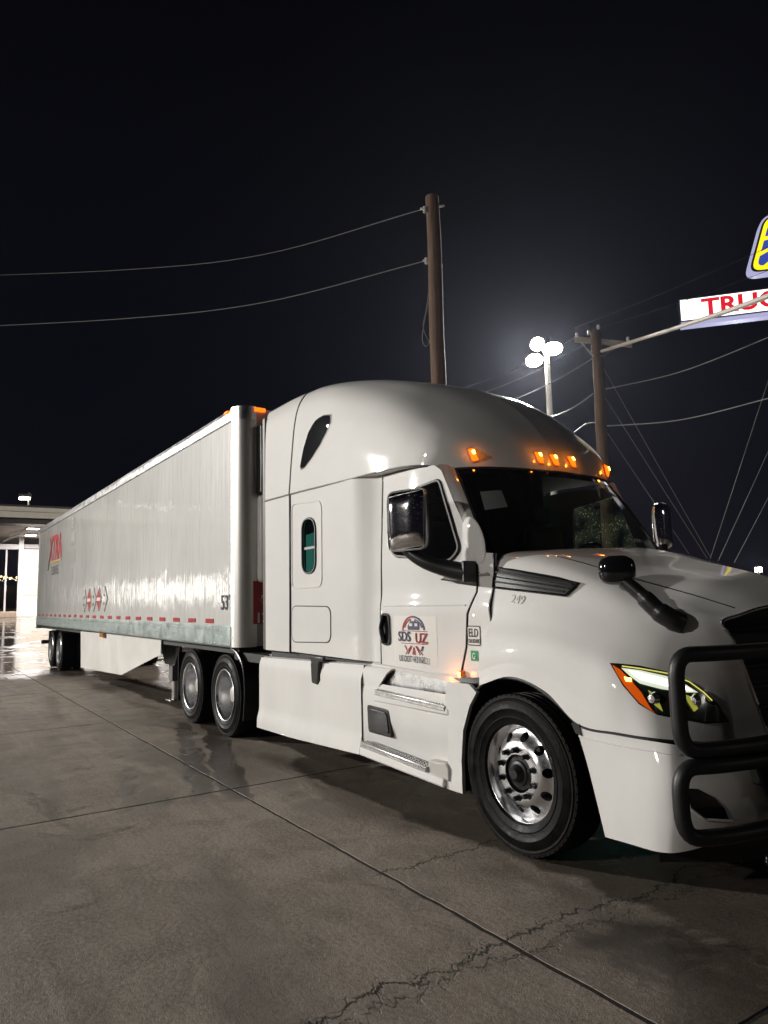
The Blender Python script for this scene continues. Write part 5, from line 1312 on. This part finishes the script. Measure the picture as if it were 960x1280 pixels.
for px in (7.5, -16): p = wy(px, 720); cpart('mullion', MB().box(XW-.2, XW-.12, p.y-.05, p.y+.05, zg-.05, wy(10,686).z), CANG)
pa, pb = wy(29.8, 720), wy(120, 720)
bay = cpart('bay_wall', MB().box(XW-.7, XW-.5, pa.y, pb.y, zg-.05, wy(38,686).z), BAYW)
obj('wall_band', MB().box(XW-.5, XW-.485, pa.y, pb.y, wy(38,743.5).z, wy(38,730).z), BAYT, bay)
for py in (729.5, 744): obj('wall_trim', MB().box(XW-.5, XW-.47, pa.y, pb.y, wy(38,py).z-.03, wy(38,py).z+.02), mat('wall_trim_grey', (.35,.32,.3), .5), bay)
cpart('bay_header', MB().box(XW-.9, XW-.3, pa.y, pb.y, wy(38,685).z, wy(38,680).z), CANG)
pk0, pk1 = wy(-20, 760), wy(20, 760); cpart('island_kerb', MB().box(XW-.3, XW+.5, pk0.y, pk1.y, zg-.05, zg+.32), mat('kerb_tan', (.30,.24,.18), .8, var=.3), bevel=.04)
for (x, y) in ((-39.5,5.2),(-39.5,2.2),(-43.5,5.4),(-43.5,2.6),(-39.5,9),(-43.5,9)):
    f = cpart('ceiling_lamp', MB().box(x-.35, x+.35, y-.35, y+.35, zbot-.20, zbot-.123), CANW, bevel=.02)
    obj('lens', MB().box(x-.28, x+.28, y-.28, y+.28, zbot-.212, zbot-.202), emis('canopy_lens', (1,.97,.93), 14), f)
    l = bpy.data.lights.new('canopy_light', 'AREA'); l.energy = 420; l.size = .55; l.color = (1,.95,.90)
    lo = bpy.data.objects.new('canopy_light', l); COL.objects.link(lo); lo.parent = CAN; lo.matrix_parent_inverse = pinv(CAN); lo.matrix_basis = Matrix.Translation((x, y, zbot-.23))
# shop front that the trailer side mirrors
SH = thing('shop_building', 'long low shop with a row of lit windows, far behind the photographer', 'building', (-76, -24, gz(-76)))
zs = gz(-76)
obj('wall', MB().box(-96, -57, -31, -22.3, zs-.1, zs+5.2), CANW, SH)
obj('roof', MB().box(-96.3, -56.7, -31.3, -21.2, zs+5.203, zs+5.6), CANB, SH)
for k in range(13):
    x = -95+k*2.95
    if k in (4, 9): continue
    w_ = obj('window', MB().box(x, x+2.3, -22.297, -22.2, zs+(.7 if k % 3 else .05), zs+3.1), CANB, SH)
    obj('pane', MB().box(x+.08, x+2.22, -22.199, -22.19, zs+(.8 if k % 3 else .1), zs+3.0), emis('shop_window_light', (1,.95,.88), 4.0+(k*37 % 5)*.9), w_)
for k in range(9):
    f_ = obj('wall_lamp', MB().box(-94+k*4.4, -93.3+k*4.4, -22.297, -22.0, zs+4.2, zs+4.45), CANB, SH)
    obj('lens', MB().box(-93.95+k*4.4, -93.35+k*4.4, -21.999, -21.97, zs+4.22, zs+4.43), emis('wall_lamp_light', (1,.95,.88), 2.6), f_)
# lamp standing behind the canopy
cl = at(31, 622, 50)
wl = thing('canopy_lamp', 'small bright lamp on a short post above the canopy roof', 'lamp', (cl.x, cl.y, 0))
pb_ = at(36.5, 637, 50)
obj('lamp_post', MB().tube([pb_-Vector((0,0,1.5)), at(36.3,616,50)], .07, 8), GALVP, wl, smooth=True)
obj('lamp_head', MB().obox(at(31.5,619,50), _R, (0,0,1), _F, .36, .10, .25), mat('head_grey', (.4,.4,.4), .5), wl, bevel=.03)
obj('lens', MB().obox(at(31,623,50), _R, (0,0,1), _F, .30, .09, .2), emis('lamp_lens_small', (1,.92,.75), 25), wl)
# town lights on the far hills
tl = MB()
for k in range(140):
    p = at(random.uniform(-60, 30), random.gauss(722.5, 2.0), 420); s_ = random.uniform(.12, .42); tl.obox(p, (1,0,0), (0,1,0), (0,0,1), s_, s_, s_)
o = obj('town_lights', tl, emis('town_light', (1,.80,.45), 2.2)); o['kind'] = 'stuff'; tag(o, 'far band of tiny town lights under the canopy at left', 'town lights')
hm = MB(); rows = []
hx = [k*40-900 for k in range(50)]
hr = [(-450, y) for y in hx]
hm.grid([[(-430, y, -2) for y in hx], [(-470, y, 13+3*noise.noise((y*.01, 0, 0))) for y in hx], [(-620, y, 20+8*noise.noise((y*.006, 2, 0))) for y in hx]])
structure(obj('hills', hm, mat('night_hill', (.03,.028,.03), .9), smooth=True, outward=(1,0,1)))

# teal wash-bay wall beyond the trailer
tw = thing('wash_wall', 'low teal painted wall seen under the trailer behind the drive wheels', 'wall', (-7, 6, 0))
obj('wall_face', MB().box(-16, -3, 6.4, 6.6, -.01, 1.05), TEALW, tw)
obj('wall_coping', MB().box(-16, -3, 6.35, 6.65, 1.053, 1.12), CANG, tw)

# ================================================================== ROADSIDE SIGNS
sd = Vector((.765, .644, 0)); up = Vector((0,0,1)); fn = sd.cross(up)          # face normal toward the camera side
if fn.dot(Vector(CAMP)-Vector((-15,28,15))) < 0: fn = -fn
S1 = at(850, 375.5, 35); zb1 = at(850, 402, 35).z
post = S1+sd*7.0+up*0
SG = thing('truck_sign', 'long white lit roadside sign with red capital letters, below the blue sign', 'sign', (S1.x, S1.y, 0), 'roadside signs')
def sbox(par, name, o, w, h, d, m, back=0.0, **k): return obj(name, MB().obox(o+sd*(w/2)+up*(h/2)-fn*(back+d/2), sd, fn, up, w/2, d/2, h/2), m, par, **k)
hgt = S1.z-zb1; O1 = Vector((S1.x, S1.y, zb1))
sbox(SG, 'cabinet', O1-up*.06-sd*.06, 8.4, hgt+.12, .5, mat('sign_cabinet', (.08,.09,.14), .5), .02)
sbox(SG, 'light_face', O1, 8.28, hgt, .02, SKYB, 0)
sbox(SG, 'lower_strip', O1-up*.30-sd*.02, 8.3, .21, .5, SIGNEDGE, 0)
text('TRUCK', 1.13, SG, SIGNRED, O1+sd*.95+up*.16+fn*.02, sd, up, .01, .035, sx=1.16)
obj('sign_pole', MB().tube([post-up*0+Vector((0,0,-S1.z)), post+up*4.5], .3, 12), mat('sign_pole_grey', (.3,.3,.3), .5), SG, smooth=True)
SB = thing('emblem_sign', 'blue and yellow lit panel sign with rays, above the white sign', 'sign', (post.x, post.y, 0), 'roadside signs')
OB = at(932, 345, 34.6); OT = at(953, 268, 34.6)
hB = (OT-OB).dot(up); sl = (OT-OB).dot(sd)/hB
def B(a, b): return OB+sd*(a+sl*b)+up*b
wB = 4.6
def bsheet(pts, m, name, off, th, r=0):
    p2 = rounded(pts, r, 6) if r else pts
    n = len(p2); mb = MB(); mb.add([B(*q)+fn*off for q in p2]+[B(*q)+fn*(off-th) for q in p2], [tuple(range(n)), tuple(range(2*n-1,n-1,-1))]+[(i, n+i, n+(i+1) % n, (i+1) % n) for i in range(n)])
    return obj(name, mb, m, SB)
bsheet([(0,0),(wB,0),(wB,hB),(0,hB)], SIGNEDGE, 'cabinet', -.01, .5, .55)
bsheet([(.10,.12),(wB-.1,.12),(wB-.1,hB-.08),(.10,hB-.08)], mat('sign_navy_edge', (.03,.04,.12), .4), 'rim', .005, .01, .5)
bsheet([(.20,.20),(wB-.2,.20),(wB-.2,hB-.14),(.20,hB-.14)], SIGNYEL, 'border', .02, .01, .46)
bsheet([(.40,.40),(wB-.4,.40),(wB-.4,hB-.32),(.40,hB-.32)], SIGNBLUE, 'field', .035, .01, .30)
cpt = Vector((2.5, hB*.70))
for a in range(0, 360, 18):
    d = Vector((math.cos(rad(a-9)), math.sin(rad(a-9)))); n_ = Vector((-d.y, d.x))*.10
    L_ = min(abs(((wB-.3-cpt.x) if d.x > 0 else (cpt.x-.3))/d.x) if abs(d.x) > 1e-3 else 99, abs(((hB-.3-cpt.y) if d.y > 0 else (cpt.y-.3))/d.y) if abs(d.y) > 1e-3 else 99)
    q0, q1 = cpt, cpt+d*L_
    bsheet([tuple(q0-n_*.3), tuple(q1-n_), tuple(q1+n_), tuple(q0+n_*.3)], SIGNYEL, 'ray', .05, .01)
obj('sign_pole', MB().tube([post+up*(-hgt-2), post+up*(hB+2)], .2, 10), mat('sign_pole_grey2', (.3,.3,.3), .5), SB, smooth=True)

# ================================================================== NIGHT AIR
hz = obj('haze', MB().box(-110, 34, -36, 64, -2.0, 26.0), bpy.data.materials.new('night_air'), None)
hm_ = hz.data.materials[0]; hm_.use_nodes = True; ht = hm_.node_tree; ht.nodes.clear()
pv = ht.nodes.new('ShaderNodeVolumePrincipled'); pv.inputs['Color'].default_value = (.74,.80,1,1); pv.inputs['Density'].default_value = .00019; pv.inputs['Anisotropy'].default_value = .7
mo = ht.nodes.new('ShaderNodeOutputMaterial'); ht.links.new(pv.outputs[0], mo.inputs['Volume']); hz['kind'] = 'stuff'
